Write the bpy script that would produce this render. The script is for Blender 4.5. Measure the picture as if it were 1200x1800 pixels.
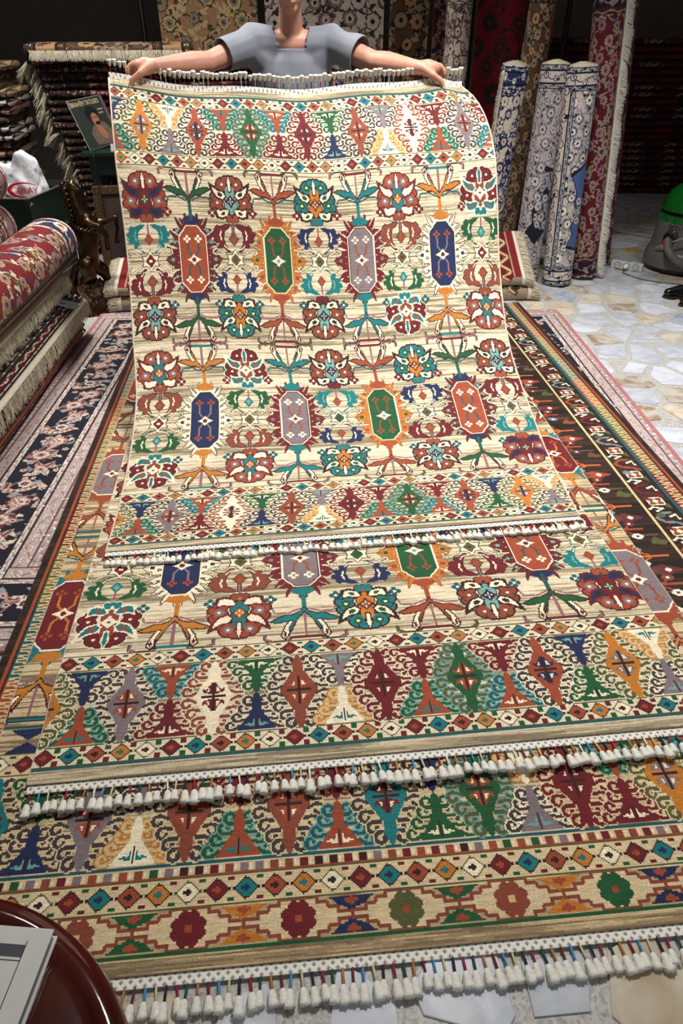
import bpy, bmesh, math, random
import numpy as np
from mathutils import Vector, Matrix, Euler

sc = bpy.context.scene
for o in list(bpy.data.objects):
    bpy.data.objects.remove(o)
COL = sc.collection
PI = math.pi

# ------------------------------------------------------------------ camera
FPX, CAM_H, PITCH, YAW = 1200.0, 1.5, math.atan(855 / 1200), math.radians(5.0)
cd = bpy.data.cameras.new('camera')
cd.sensor_fit = 'VERTICAL'
cd.sensor_height = 36.0
cd.lens = 36.0 * FPX / 1800.0
cd.clip_start = 0.02
cam = bpy.data.objects.new('camera', cd)
COL.objects.link(cam)
cam.location = (0, 0, CAM_H)
cam.rotation_euler = (PI / 2 - PITCH, 0, -YAW)
sc.camera = cam

# ------------------------------------------------------------------ world, exposure, lights
sc.view_settings.view_transform = 'Standard'
sc.view_settings.look = 'None'
sc.view_settings.gamma = 1.0
sc.view_settings.use_curve_mapping = False
sc.view_settings.exposure = 0.0
w = bpy.data.worlds.new('world')
sc.world = w
w.use_nodes = True
w.node_tree.nodes['Background'].inputs[0].default_value = (0.85, 0.92, 1.0, 1)
w.node_tree.nodes['Background'].inputs[1].default_value = 0.05


def area_light(name, loc, aim, size, power, color=(1, 1, 1), spread=180):
    l = bpy.data.lights.new(name, 'AREA')
    l.shape = 'RECTANGLE'
    l.size, l.size_y = size
    l.energy = power
    l.color = color
    l.spread = math.radians(spread)
    o = bpy.data.objects.new(name, l)
    COL.objects.link(o)
    o.location = loc
    o.rotation_euler = (Vector(aim) - Vector(loc)).to_track_quat('-Z', 'Y').to_euler()
    return o


CEIL = 3.8
# rows of square ceiling panels over the showing floor, and an added fill for daylight from an unseen shop front
area_light('panel_light_near', (0.8, 2.8, CEIL - 0.06), (0.8, 2.8, 0), (0.6, 0.6), 66, (1, 0.97, 0.93), 105)
area_light('panel_light_right', (2.75, 3.2, CEIL - 0.06), (2.75, 3.2, 0), (0.6, 0.6), 18, (0.97, 0.985, 1.0), 86)
area_light('panel_light_left', (-1.1, 4.45, CEIL - 0.06), (-1.1, 4.45, 0), (0.6, 0.6), 64, (1, 0.97, 0.92), 120)
area_light('front_daylight_fill', (0.6, -3.14, 2.0), (0.1, 3.0, 0.6), (3.0, 1.9), 52, (0.94, 0.97, 1.0))

# ------------------------------------------------------------------ helpers
def lin(c):
    return tuple(((v / 255) / 12.92 if v / 255 <= 0.04045 else ((v / 255 + 0.055) / 1.055) ** 2.4) for v in c)


def nt(name):
    m = bpy.data.materials.new(name)
    m.use_nodes = True
    n = m.node_tree.nodes
    return m, m.node_tree, n, m.node_tree.links, n['Principled BSDF']


def mat(name, rgb, rough=0.6, metal=0.0, noise=0.12, scale=40.0, bump=0.0, bscale=80.0, sheen=0.0, coat=0.0, spec=0.5, mix=None):
    """Plain procedural material: colour broken up by noise, optional relief. mix = second colour of the noise."""
    m, t, n, l, b = nt(name)
    c = lin(rgb)
    tc = n.new('ShaderNodeTexCoord')
    nz = n.new('ShaderNodeTexNoise')
    nz.inputs['Scale'].default_value = scale
    nz.inputs['Detail'].default_value = 4
    l.new(tc.outputs['Object'], nz.inputs['Vector'])
    r = n.new('ShaderNodeValToRGB')
    r.color_ramp.elements[0].position = 0.3
    r.color_ramp.elements[1].position = 0.7
    c2 = lin(mix) if mix else tuple(min(1, v * (1 + noise)) for v in c)
    r.color_ramp.elements[0].color = tuple(v * (1 - noise) for v in c) + (1,)
    r.color_ramp.elements[1].color = c2 + (1,)
    l.new(nz.outputs['Fac'], r.inputs['Fac'])
    l.new(r.outputs['Color'], b.inputs['Base Color'])
    b.inputs['Roughness'].default_value = rough
    b.inputs['Metallic'].default_value = metal
    b.inputs['Sheen Weight'].default_value = sheen
    b.inputs['Coat Weight'].default_value = coat
    b.inputs['Specular IOR Level'].default_value = spec
    if bump:
        n2 = n.new('ShaderNodeTexNoise')
        n2.inputs['Scale'].default_value = bscale
        n2.inputs['Detail'].default_value = 5
        l.new(tc.outputs['Object'], n2.inputs['Vector'])
        bp = n.new('ShaderNodeBump')
        bp.inputs['Strength'].default_value = bump
        bp.inputs['Distance'].default_value = 0.01
        l.new(n2.outputs['Fac'], bp.inputs['Height'])
        l.new(bp.outputs['Normal'], b.inputs['Normal'])
    return m


def pile_material():
    """Knotted wool: the colour of every knot is stored on its face; the shader adds fibre grain and a soft sheen."""
    m, t, n, l, b = nt('knotted_wool')
    at = n.new('ShaderNodeAttribute')
    at.attribute_name = 'knot'
    tc = n.new('ShaderNodeTexCoord')
    nz = n.new('ShaderNodeTexNoise')
    nz.inputs['Scale'].default_value = 260
    nz.inputs['Detail'].default_value = 3
    l.new(tc.outputs['Object'], nz.inputs['Vector'])
    nz2 = n.new('ShaderNodeTexNoise')
    nz2.inputs['Scale'].default_value = 9
    nz2.inputs['Detail'].default_value = 3
    l.new(tc.outputs['Object'], nz2.inputs['Vector'])
    mr = n.new('ShaderNodeMapRange')
    mr.inputs['To Min'].default_value = 0.55
    mr.inputs['To Max'].default_value = 1.45
    l.new(nz.outputs['Fac'], mr.inputs['Value'])
    mr2 = n.new('ShaderNodeMapRange')
    mr2.inputs['To Min'].default_value = 0.85
    mr2.inputs['To Max'].default_value = 1.15
    l.new(nz2.outputs['Fac'], mr2.inputs['Value'])
    mp = n.new('ShaderNodeMapping')
    mp.inputs['Scale'].default_value = (38, 330, 60)
    l.new(tc.outputs['Object'], mp.inputs['Vector'])
    nz3 = n.new('ShaderNodeTexNoise')
    nz3.inputs['Scale'].default_value = 1.0
    nz3.inputs['Detail'].default_value = 2
    l.new(mp.outputs[0], nz3.inputs['Vector'])
    mr3 = n.new('ShaderNodeMapRange')
    mr3.inputs['To Min'].default_value = 0.55
    mr3.inputs['To Max'].default_value = 1.45
    l.new(nz3.outputs['Fac'], mr3.inputs['Value'])
    mu0 = n.new('ShaderNodeMath')
    mu0.operation = 'MULTIPLY'
    l.new(mr.outputs[0], mu0.inputs[0])
    l.new(mr3.outputs[0], mu0.inputs[1])
    mu = n.new('ShaderNodeMath')
    mu.operation = 'MULTIPLY'
    l.new(mu0.outputs[0], mu.inputs[0])
    l.new(mr2.outputs[0], mu.inputs[1])
    vm = n.new('ShaderNodeVectorMath')
    vm.operation = 'SCALE'
    l.new(at.outputs['Color'], vm.inputs[0])
    l.new(mu.outputs[0], vm.inputs['Scale'])
    l.new(vm.outputs[0], b.inputs['Base Color'])
    b.inputs['Roughness'].default_value = 0.75
    b.inputs['Specular IOR Level'].default_value = 0.25
    b.inputs['Sheen Weight'].default_value = 0.06
    b.inputs['Sheen Roughness'].default_value = 0.4
    bp = n.new('ShaderNodeBump')
    bp.inputs['Strength'].default_value = 0.5
    bp.inputs['Distance'].default_value = 0.004
    l.new(nz.outputs['Fac'], bp.inputs['Height'])
    l.new(bp.outputs['Normal'], b.inputs['Normal'])
    return m


M_PILE = pile_material()
M_WHITE = mat('white_cotton', (232, 230, 220), 0.85, noise=0.08, scale=200, bump=0.3, bscale=400)
M_CREAM = mat('cream_cotton', (216, 206, 184), 0.9, noise=0.12, scale=120, bump=0.3, bscale=400)
M_FRINGE = mat('warp_fringe', (205, 194, 170), 0.9, noise=0.2, scale=60)
M_SELV = mat('selvedge_cord', (216, 196, 178), 0.9, noise=0.1, scale=90, bump=0.4, bscale=300)
M_BACK = mat('rug_backing', (176, 158, 132), 0.9, noise=0.15, scale=60, bump=0.3, bscale=300)
CORD = [mat('wrapped_cord_' + nm, c, 0.7, noise=0.1, scale=200) for nm, c in (
    ('maroon', (112, 22, 32)), ('blue', (66, 140, 190)), ('straw', (206, 196, 150)), ('navy', (22, 24, 44)),
    ('crimson', (150, 20, 44)), ('green', (16, 74, 58)), ('tan', (176, 118, 62)))]


def link(name, me, m=None, parent=None):
    o = bpy.data.objects.new(name, me)
    COL.objects.link(o)
    if m is not None:
        me.materials.clear()
        me.materials.append(m)
    if parent is not None:
        o.parent = parent
    return o


def tag(o, label=None, cat=None, group=None, kind=None):
    if label: o['label'] = label
    if cat: o['category'] = cat
    if group: o['group'] = group
    if kind: o['kind'] = kind
    return o


def thing(name, label, cat, loc=(0, 0, 0), rz=0.0, group=None):
    o = bpy.data.objects.new(name, None)
    COL.objects.link(o)
    o.location = loc
    o.rotation_euler = (0, 0, rz)
    o.empty_display_size = 0.1
    return tag(o, label, cat, group)


def bm_obj(name, bm, m, parent=None, smooth=False):
    me = bpy.data.meshes.new(name)
    bmesh.ops.recalc_face_normals(bm, faces=bm.faces)
    bm.to_mesh(me)
    bm.free()
    if smooth:
        me.polygons.foreach_set('use_smooth', [True] * len(me.polygons))
    return link(name, me, m, parent)


def smooth_by_angle(o, ang=40):
    me = o.data
    me.polygons.foreach_set('use_smooth', [True] * len(me.polygons))
    bm = bmesh.new()
    bm.from_mesh(me)
    for e in bm.edges:
        e.smooth = not (len(e.link_faces) == 2 and e.calc_face_angle() > math.radians(ang))
    bm.to_mesh(me)
    bm.free()
    return o


def box(bm, lo, hi, mtx=None, bev=0.0):
    r = bmesh.ops.create_cube(bm, size=1.0)
    vs = r['verts']
    for v in vs:
        v.co = Vector([(lo[i] + hi[i]) / 2 + v.co[i] * (hi[i] - lo[i]) for i in range(3)])
    if bev:
        es = list({e for v in vs for e in v.link_edges})
        g = bmesh.ops.bevel(bm, geom=es, offset=bev, segments=2, affect='EDGES', profile=0.6)
        vs = list({v for f in g['faces'] for v in f.verts} | {v for v in vs if v.is_valid})
    if mtx is not None:
        bmesh.ops.transform(bm, matrix=mtx, verts=[v for v in vs if v.is_valid])
    return vs


def lathe(bm, prof, seg=32, mtx=None, close=True):
    """prof: list of (r, z)."""
    rings = []
    for r, z in prof:
        rings.append([bm.verts.new((r * math.cos(2 * PI * i / seg), r * math.sin(2 * PI * i / seg), z)) for i in range(seg)])
    for a, b in zip(rings, rings[1:]):
        for i in range(seg):
            j = (i + 1) % seg
            bm.faces.new((a[i], a[j], b[j], b[i]))
    if close:
        bm.faces.new(rings[0][::-1])
        bm.faces.new(rings[-1])
    vs = [v for r in rings for v in r]
    if mtx is not None:
        bmesh.ops.transform(bm, matrix=mtx, verts=vs)
    return vs


def tube(bm, pts, rad, seg=8, caps=True):
    """Tube along a polyline; rad a number or a list."""
    pts = [Vector(p) for p in pts]
    n = len(pts)
    rs = rad if isinstance(rad, (list, tuple)) else [rad] * n
    up = Vector((0.123, 0.31, 0.94)).normalized()
    rings = []
    for i, p in enumerate(pts):
        d = (pts[min(n - 1, i + 1)] - pts[max(0, i - 1)]).normalized()
        x = d.cross(up)
        if x.length < 1e-3:
            x = d.cross(Vector((1, 0, 0)))
        x.normalize()
        up = x.cross(d).normalized()
        rings.append([bm.verts.new(p + (x * math.cos(2 * PI * k / seg) + up * math.sin(2 * PI * k / seg)) * rs[i]) for k in range(seg)])
    for a, b in zip(rings, rings[1:]):
        for k in range(seg):
            j = (k + 1) % seg
            bm.faces.new((a[k], a[j], b[j], b[k]))
    if caps:
        bm.faces.new(rings[0][::-1])
        bm.faces.new(rings[-1])


def spline(ctrl, n):
    """Catmull-Rom through the control points, n samples."""
    c = np.array(ctrl, float)
    m = len(c)
    f = np.linspace(0, m - 1, n)
    k = np.minimum(f.astype(int), m - 2)
    t = (f - k)[:, None]
    p0, p1, p2, p3 = c[np.maximum(k - 1, 0)], c[k], c[k + 1], c[np.minimum(k + 2, m - 1)]
    return 0.5 * ((2 * p1) + (-p0 + p2) * t + (2 * p0 - 5 * p1 + 4 * p2 - p3) * t * t + (-p0 + 3 * p1 - 3 * p2 + p3) * t ** 3)


def np_mesh(name, V, quads, cols=None, smooth=True):
    """Mesh of quads from arrays; cols (n,3) linear colour per face goes to the attribute 'knot'."""
    me = bpy.data.meshes.new(name)
    nq = len(quads)
    me.vertices.add(len(V))
    me.vertices.foreach_set('co', np.asarray(V, np.float32).ravel())
    me.loops.add(nq * 4)
    me.loops.foreach_set('vertex_index', np.asarray(quads, np.int32).ravel())
    me.polygons.add(nq)
    me.polygons.foreach_set('loop_start', np.arange(0, nq * 4, 4, dtype=np.int32))
    me.polygons.foreach_set('loop_total', np.full(nq, 4, np.int32))
    if smooth:
        me.polygons.foreach_set('use_smooth', np.ones(nq, bool))
    me.update(calc_edges=True)
    if cols is not None:
        a = me.attributes.new('knot', 'FLOAT_COLOR', 'FACE')
        c4 = np.ones((nq, 4), np.float32)
        c4[:, :3] = cols
        a.data.foreach_set('color', c4.ravel())
    return me


def grid_mesh(name, P, idx, axis=0, cap=14):
    """P (h+1, w+1, 3) points, idx (h, w) palette indices: runs of equal knots along one axis share a quad."""
    if axis == 0:
        idx, P = idx.T, P.transpose(1, 0, 2)
    h, w = idx.shape
    ch = np.ones((h, w), bool)
    ch[:, 1:] = idx[:, 1:] != idx[:, :-1]
    ch[:, ::cap] = True
    r, c = np.nonzero(ch)
    e = np.append(c[1:], 0)
    e[np.append(r[1:] != r[:-1], True)] = w
    V = np.stack([P[r, c], P[r, e], P[r + 1, e], P[r + 1, c]], 1)
    if axis == 0:
        V = V[:, ::-1]
    n = len(r)
    return np_mesh(name, V.reshape(-1, 3), np.arange(n * 4).reshape(-1, 4), PALV[idx[r, c]], smooth=False)


def run_mesh(name, idx, k, rows=None, ky=None):
    """Flat pile: every run of equal knots in a row becomes one quad; origin at the left front corner."""
    h, w = idx.shape
    ky = ky or k
    ch = np.ones((h, w), bool)
    ch[:, 1:] = idx[:, 1:] != idx[:, :-1]
    r, c = np.nonzero(ch)
    e = np.append(c[1:], 0)
    e[np.append(r[1:] != r[:-1], True)] = w
    n = len(r)
    V = np.zeros((n, 4, 3))
    V[:, 0, 0] = V[:, 3, 0] = c * k
    V[:, 1, 0] = V[:, 2, 0] = e * k
    V[:, 0, 1] = V[:, 1, 1] = r * ky
    V[:, 2, 1] = V[:, 3, 1] = (r + 1) * ky
    return np_mesh(name, V.reshape(-1, 3), np.arange(n * 4).reshape(-1, 4), PALV[idx[r, c]], smooth=False)


def apply_remesh(name, bm, voxel, m, parent=None, smooth_it=6, adapt=None):
    """Fuse overlapping solids into one continuous smooth skin."""
    me = bpy.data.meshes.new(name)
    bm.to_mesh(me)
    bm.free()
    o = link(name, me, m, parent)
    r = o.modifiers.new('r', 'REMESH')
    r.mode = 'VOXEL'
    r.voxel_size = voxel
    s = o.modifiers.new('s', 'SMOOTH')
    s.factor = 0.5
    s.iterations = smooth_it
    dg = bpy.context.evaluated_depsgraph_get()
    dg.update()
    me2 = bpy.data.meshes.new_from_object(o.evaluated_get(dg))
    o.modifiers.clear()
    o.data = me2
    bpy.data.meshes.remove(me)
    me2.name = name
    me2.materials.clear()
    me2.materials.append(m)
    me2.polygons.foreach_set('use_smooth', [True] * len(me2.polygons))
    return o


def capsule(bm, p0, p1, r0, r1, seg=14):
    """Closed tapered capsule."""
    p0, p1 = Vector(p0), Vector(p1)
    d = p1 - p0
    L = max(d.length, 1e-5)
    q = d.to_track_quat('Z', 'Y').to_matrix().to_4x4()
    prof = [(1e-4, -r0)]
    for a in range(1, 6):
        t = -PI / 2 + a * PI / 12 * 1.0
        prof.append((r0 * math.cos(t), r0 * math.sin(t)))
    prof.append((r0, 0))
    prof.append((r1, L))
    for a in range(1, 6):
        t = a * PI / 12
        prof.append((r1 * math.cos(t), L + r1 * math.sin(t)))
    prof.append((1e-4, L + r1))
    lathe(bm, prof, seg, Matrix.Translation(p0) @ q)


def ell(bm, c, r, rot=(0, 0, 0)):
    m = Matrix.Translation(c) @ Euler(rot).to_matrix().to_4x4() @ Matrix.Diagonal((r[0], r[1], r[2], 1))
    bmesh.ops.create_uvsphere(bm, u_segments=18, v_segments=12, radius=1.0, matrix=m)


def text_mesh(name, body, size, m, parent, mtx, xs=1.0, ext=0.0006):
    cu = bpy.data.curves.new(name, 'FONT')
    cu.body = body
    cu.size = size
    cu.extrude = ext
    cu.align_x = 'CENTER'
    cu.align_y = 'CENTER'
    o = bpy.data.objects.new(name, cu)
    COL.objects.link(o)
    dg = bpy.context.evaluated_depsgraph_get()
    dg.update()
    me = bpy.data.meshes.new_from_object(o.evaluated_get(dg))
    bpy.data.objects.remove(o)
    for v in me.vertices:
        v.co.x *= xs
    o = link(name, me, m, parent)
    o.matrix_local = mtx
    return o

# ------------------------------------------------------------------ knot charts: rug designs drawn knot by knot
PAL = dict(
    g0=(222, 207, 178), g1=(208, 192, 160), g2=(190, 173, 142), g3=(166, 151, 122), g4=(136, 123, 98),
    h0=(212, 190, 150), h1=(198, 175, 134), h2=(178, 155, 116), h3=(156, 134, 100), h4=(130, 110, 84),
    cream=(238, 224, 194), maroon=(104, 26, 32), rust=(152, 70, 44), gold=(188, 116, 40), teal=(20, 114, 116),
    green=(28, 82, 46), navy=(28, 40, 78), grey=(124, 110, 114), brown=(132, 66, 48), dark=(52, 26, 24), olive=(84, 86, 48),
    black=(22, 18, 18), dteal=(26, 84, 92), char=(62, 54, 54), mauve=(142, 96, 104), aqua=(112, 158, 148), straw=(206, 180, 130),
    f0=(44, 28, 20), f1=(34, 21, 16), f2=(56, 38, 26), f3=(28, 18, 14),
    ink=(22, 22, 34), ink2=(28, 28, 42), bone=(206, 192, 178), rose=(176, 138, 128), dusk=(150, 116, 110), slate=(116, 122, 132), wine=(98, 44, 44),
    pink=(172, 104, 108), pale=(192, 180, 176), pale2=(176, 162, 160), mist=(150, 150, 156), snow=(224, 216, 202),
    red=(116, 22, 30), red2=(122, 22, 28), dred=(88, 16, 24), blue=(72, 96, 146), lblue=(128, 146, 176), indigo=(38, 44, 82), orange=(190, 96, 44),
    k0=(40, 28, 24), tan=(172, 132, 96), umber=(92, 68, 50), umber2=(70, 52, 40), putty=(150, 134, 112), cherry=(110, 14, 26))
PI_ = {n: i for i, n in enumerate(PAL)}
PALV = np.array([lin(c) for c in PAL.values()])


class Chart:
    def __init__(s, w, h, bg='g1'):
        s.w, s.h = w, h
        s.a = np.full((h, w), PI_[bg] if bg is not None else -1, np.int16)

    def _win(s, x0, x1, y0, y1):
        i0, i1 = max(0, int(math.floor(x0))), min(s.w, int(math.ceil(x1)) + 1)
        j0, j1 = max(0, int(math.floor(y0))), min(s.h, int(math.ceil(y1)) + 1)
        if i1 <= i0 or j1 <= j0:
            return None
        return i0, i1, j0, j1, np.arange(i0, i1)[None, :] + 0.5, np.arange(j0, j1)[:, None] + 0.5

    def put(s, win, m, c):
        s.a[win[2]:win[3], win[0]:win[1]][m] = PI_[c]

    def poly(s, pts, c):
        p = np.asarray(pts, float)
        w = s._win(p[:, 0].min(), p[:, 0].max(), p[:, 1].min(), p[:, 1].max())
        if w is None:
            return
        x, y = w[4], w[5]
        ins = np.zeros((w[3] - w[2], w[1] - w[0]), bool)
        n = len(p)
        for i in range(n):
            x0, y0 = p[i]
            x1, y1 = p[(i + 1) % n]
            if y0 == y1:
                continue
            ins ^= ((y0 > y) != (y1 > y)) & (x < (x1 - x0) * (y - y0) / (y1 - y0) + x0)
        s.put(w, ins, c)

    def line(s, pts, wd, c):
        p = np.asarray(pts, float)
        r = wd / 2
        for (x0, y0), (x1, y1) in zip(p[:-1], p[1:]):
            w = s._win(min(x0, x1) - r, max(x0, x1) + r, min(y0, y1) - r, max(y0, y1) + r)
            if w is None:
                continue
            dx, dy = x1 - x0, y1 - y0
            t = np.minimum(np.maximum(((w[4] - x0) * dx + (w[5] - y0) * dy) / (dx * dx + dy * dy + 1e-9), 0), 1)
            s.put(w, (w[4] - x0 - t * dx) ** 2 + (w[5] - y0 - t * dy) ** 2 <= r * r, c)

    def disc(s, x, y, rx, ry, c):
        w = s._win(x - rx, x + rx, y - ry, y + ry)
        if w is not None:
            s.put(w, ((w[4] - x) / rx) ** 2 + ((w[5] - y) / ry) ** 2 <= 1, c)

    def rect(s, x0, y0, x1, y1, c):
        s.a[max(0, int(round(y0))):max(0, int(round(y1))), max(0, int(round(x0))):max(0, int(round(x1)))] = PI_[c]

    def streaks(s, names, rng, sx=38, amp=1.0, y0=0, y1=None, x0=0, x1=None):
        """Abrash: horizontal runs of slightly different wool."""
        y1, x1 = y1 or s.h, x1 or s.w
        h, w = y1 - y0, x1 - x0
        n = w // sx + 3
        base = rng.normal(size=(h, n))
        row = np.cumsum(rng.normal(size=h)) * 0.28
        row -= np.convolve(np.pad(row, 20, mode='edge'), np.ones(41) / 41, 'valid')
        f = np.linspace(0, n - 1.001, w)
        i = f.astype(int)
        t = f - i
        v = base[:, i] * (1 - t) + base[:, i + 1] * t
        v[1:] = 0.82 * v[1:] + 0.18 * v[:-1]
        v = v * amp + row[:, None]
        q = np.clip(((v / 1.9 + 0.5) * len(names)).astype(int), 0, len(names) - 1)
        s.a[y0:y1, x0:x1] = np.array([PI_[k] for k in names])[q]


class Pen:
    """Draws on a chart in local units; m=True mirrors each stroke left to right."""

    def __init__(s, ch, ox, oy, sx=1.0, sy=1.0, m=True, rot=0.0):
        s.ch, s.ox, s.oy, s.sx, s.sy, s.m = ch, ox, oy, sx, sy, m
        s.c, s.s_ = math.cos(rot), math.sin(rot)

    def T(s, pts, f=1):
        p = np.asarray(pts, float) * [s.sx * f, s.sy]
        return np.stack([s.ox + p[:, 0] * s.c - p[:, 1] * s.s_, s.oy + p[:, 0] * s.s_ + p[:, 1] * s.c], 1)

    def _f(s):
        return (1, -1) if s.m else (1,)

    def poly(s, pts, c):
        for f in s._f(): s.ch.poly(s.T(pts, f), c)

    def line(s, pts, wd, c):
        for f in s._f(): s.ch.line(s.T(pts, f), wd * abs(s.sx), c)

    def disc(s, x, y, r, c, ry=None):
        for f in s._f():
            p = s.T([(x, y)], f)[0]
            s.ch.disc(p[0], p[1], r * abs(s.sx), (ry or r) * abs(s.sy), c)

    def diamond(s, x, y, rx, ry, c):
        s.poly([(x - rx, y), (x, y - ry), (x + rx, y), (x, y + ry)], c)


def stamped(ch, ox, oy, w, h, fn, outline=None, n=1):
    """Draw fn on a clear sheet, edge it with an outline colour, lay it on the chart."""
    w, h = int(w), int(h)
    t = Chart(w, h, None)
    fn(t, w / 2, h / 2)
    m = t.a >= 0
    if outline:
        d = m.copy()
        for _ in range(n):
            e = d.copy()
            e[1:] |= d[:-1]; e[:-1] |= d[1:]; e[:, 1:] |= d[:, :-1]; e[:, :-1] |= d[:, 1:]
            d = e
        t.a[d & ~m] = PI_[outline]
        m = d
    x0, y0 = int(round(ox - w / 2)), int(round(oy - h / 2))
    a0, b0, a1, b1 = max(0, x0), max(0, y0), min(ch.w, x0 + w), min(ch.h, y0 + h)
    if a1 <= a0 or b1 <= b0:
        return
    sub = m[b0 - y0:b1 - y0, a0 - x0:a1 - x0]
    ch.a[b0:b1, a0:a1][sub] = t.a[b0 - y0:b1 - y0, a0 - x0:a1 - x0][sub]


PALM = [  # lobe, lobe centre, wing, wing centre, heart, base, spear, outline, horn, horn slit
    dict(l='rust', lc='grey', w='navy', wc='dark', h='maroon', b='rust', sp='cream', o='maroon', hn='teal', hs='aqua', rs='green'),
    dict(l='brown', lc='brown', w='cream', wc='dark', h='aqua', b='rust', sp='cream', o='dark', hn='maroon', hs='cream', rs='navy'),
    dict(l='teal', lc='green', w='cream', wc='green', h='gold', b='teal', sp='cream', o='dark', hn='navy', hs='cream', rs='rust'),
    dict(l='rust', lc='grey', w='cream', wc='cream', h='teal', b='brown', sp='cream', o='maroon', hn='brown', hs='cream', rs='gold'),
    dict(l='maroon', lc='maroon', w='teal', wc='rust', h='brown', b='teal', sp='teal', o='cream', hn='green', hs='cream', rs='cream'),
    dict(l='brown', lc='brown', w='cream', wc='dark', h='aqua', b='maroon', sp='cream', o='dark', hn='teal', hs='aqua', rs='navy')]


def palmette(ch, ox, oy, fl, q, k=1.0):
    p = PALM[q]

    def body(t, cx, cy):
        P = Pen(t, cx, cy, k, k * fl)
        y = -32
        for lx, ly, r in ((17, 45, 6), (10, 53, 8.5), (5, 59, 5), (24, 36, 5.5), (20, 30, 7.5), (25, 25, 5.5), (19, 20, 6.5)):
            P.disc(lx, y + ly, r + 1, p['o'] if p['o'] != 'cream' else 'dark')
            P.disc(lx, y + ly, r, p['l'])
        for lx, ly, r in ((10.5, 53, 4.6), (20, 28, 5)):
            P.disc(lx, y + ly, r, p['lc'])
            P.disc(lx + 0.5, y + ly, 1.7, 'cream')
        P.poly([(0, y + 56), (6, y + 48), (8, y + 34), (9, y + 16), (0, y + 12)], p['h'])
        P.poly([(5, y + 36), (9, y + 44), (17, y + 46), (30, y + 55), (27, y + 43), (21, y + 34), (12, y + 31)], p['o'])
        P.poly([(7, y + 37), (11, y + 43), (18, y + 44), (26, y + 50), (24, y + 42), (19, y + 36), (12, y + 33)], p['w'])
        P.poly([(11, y + 38), (14, y + 42), (19, y + 43), (18, y + 38), (14, y + 36)], p['wc'])
        P.poly([(2, y + 17), (8, y + 21), (17, y + 19), (24, y + 22), (23, y + 8), (15, y + 6), (6, y + 9)], p['o'])
        P.poly([(4, y + 17), (9, y + 19), (16, y + 17), (22, y + 19), (21, y + 10), (15, y + 8), (7, y + 11)], p['w'])
        P.poly([(10, y + 16), (15, y + 15), (16, y + 11), (11, y + 11)], p['wc'])
        P.poly([(0, y + 66), (4, y + 56), (3, y + 43), (0, y + 41)], p['o'])
        P.poly([(0, y + 63), (2.4, y + 56), (2, y + 45), (0, y + 43)], p['sp'])
        P.diamond(0, y + 30, 8, 9, p['o'])
        P.diamond(0, y + 30, 6, 7, p['rs'])
        P.line([(-4, y + 30), (4, y + 30)], 1.6, 'cream')
        P.line([(0, y + 26), (0, y + 34)], 1.6, 'cream')
        P.disc(0, y + 30, 1.5, p['lc'])
        P.poly([(0, y + 12), (9, y + 10), (5, y + 3), (0, y + 1)], p['b'])
        P.disc(6, y + 5, 3.4, p['b'])
        P.disc(0, y + 9, 2, p['rs'])
    stamped(ch, ox, oy + fl * 32 * k, 76 * k, 80 * k, body, p['o'] if p['o'] == 'cream' else 'dark')

    def horns(t, cx, cy):
        P = Pen(t, cx, cy, k, k * fl)
        y = 18
        P.poly([(2, y - 1), (9, y - 1), (18, y - 4), (24, y - 10), (23, y - 18), (18, y - 26), (9, y - 35), (6, y - 35),
                (12, y - 26), (14, y - 17), (12, y - 9), (6, y - 5)], p['hn'])
        for a, b, r in ((21, -7, 4), (25, -13, 3.6), (23, -20, 3.4), (18, -27, 2.6)):
            P.disc(a, y + b, r, p['hn'])
        P.line([(16.5, y - 9), (18, y - 14), (16.5, y - 20)], 1.6, p['hs'])
        P.line([(0, y - 2), (0, y - 12)], 2.2, 'mauve')
        P.diamond(0, y - 19, 6, 8, 'brown' if q not in (4,) else 'teal')
        P.diamond(0, y - 19, 3, 4.5, 'rust' if q != 4 else 'aqua')
    k *= 1.12
    stamped(ch, ox, oy - fl * 18 * k, 64 * k, 48 * k, horns, 'dark' if q in (3, 1) else None)


MEDS = dict(rust=dict(b='rust', s='maroon', a='dteal', st='green', o='dark'), green=dict(b='green', s='gold', a='brown', st='rust', o='rust'),
            grey=dict(b='grey', s='maroon', a='rust', st='teal', o='maroon'), navy=dict(b='navy', s='cream', a='grey', st='gold', o='dark'),
            maroon=dict(b='maroon', s='teal', a='gold', st='gold', o='dteal'), greyrust=dict(b='grey', s='rust', a='brown', st='rust', o='brown'))


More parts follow.
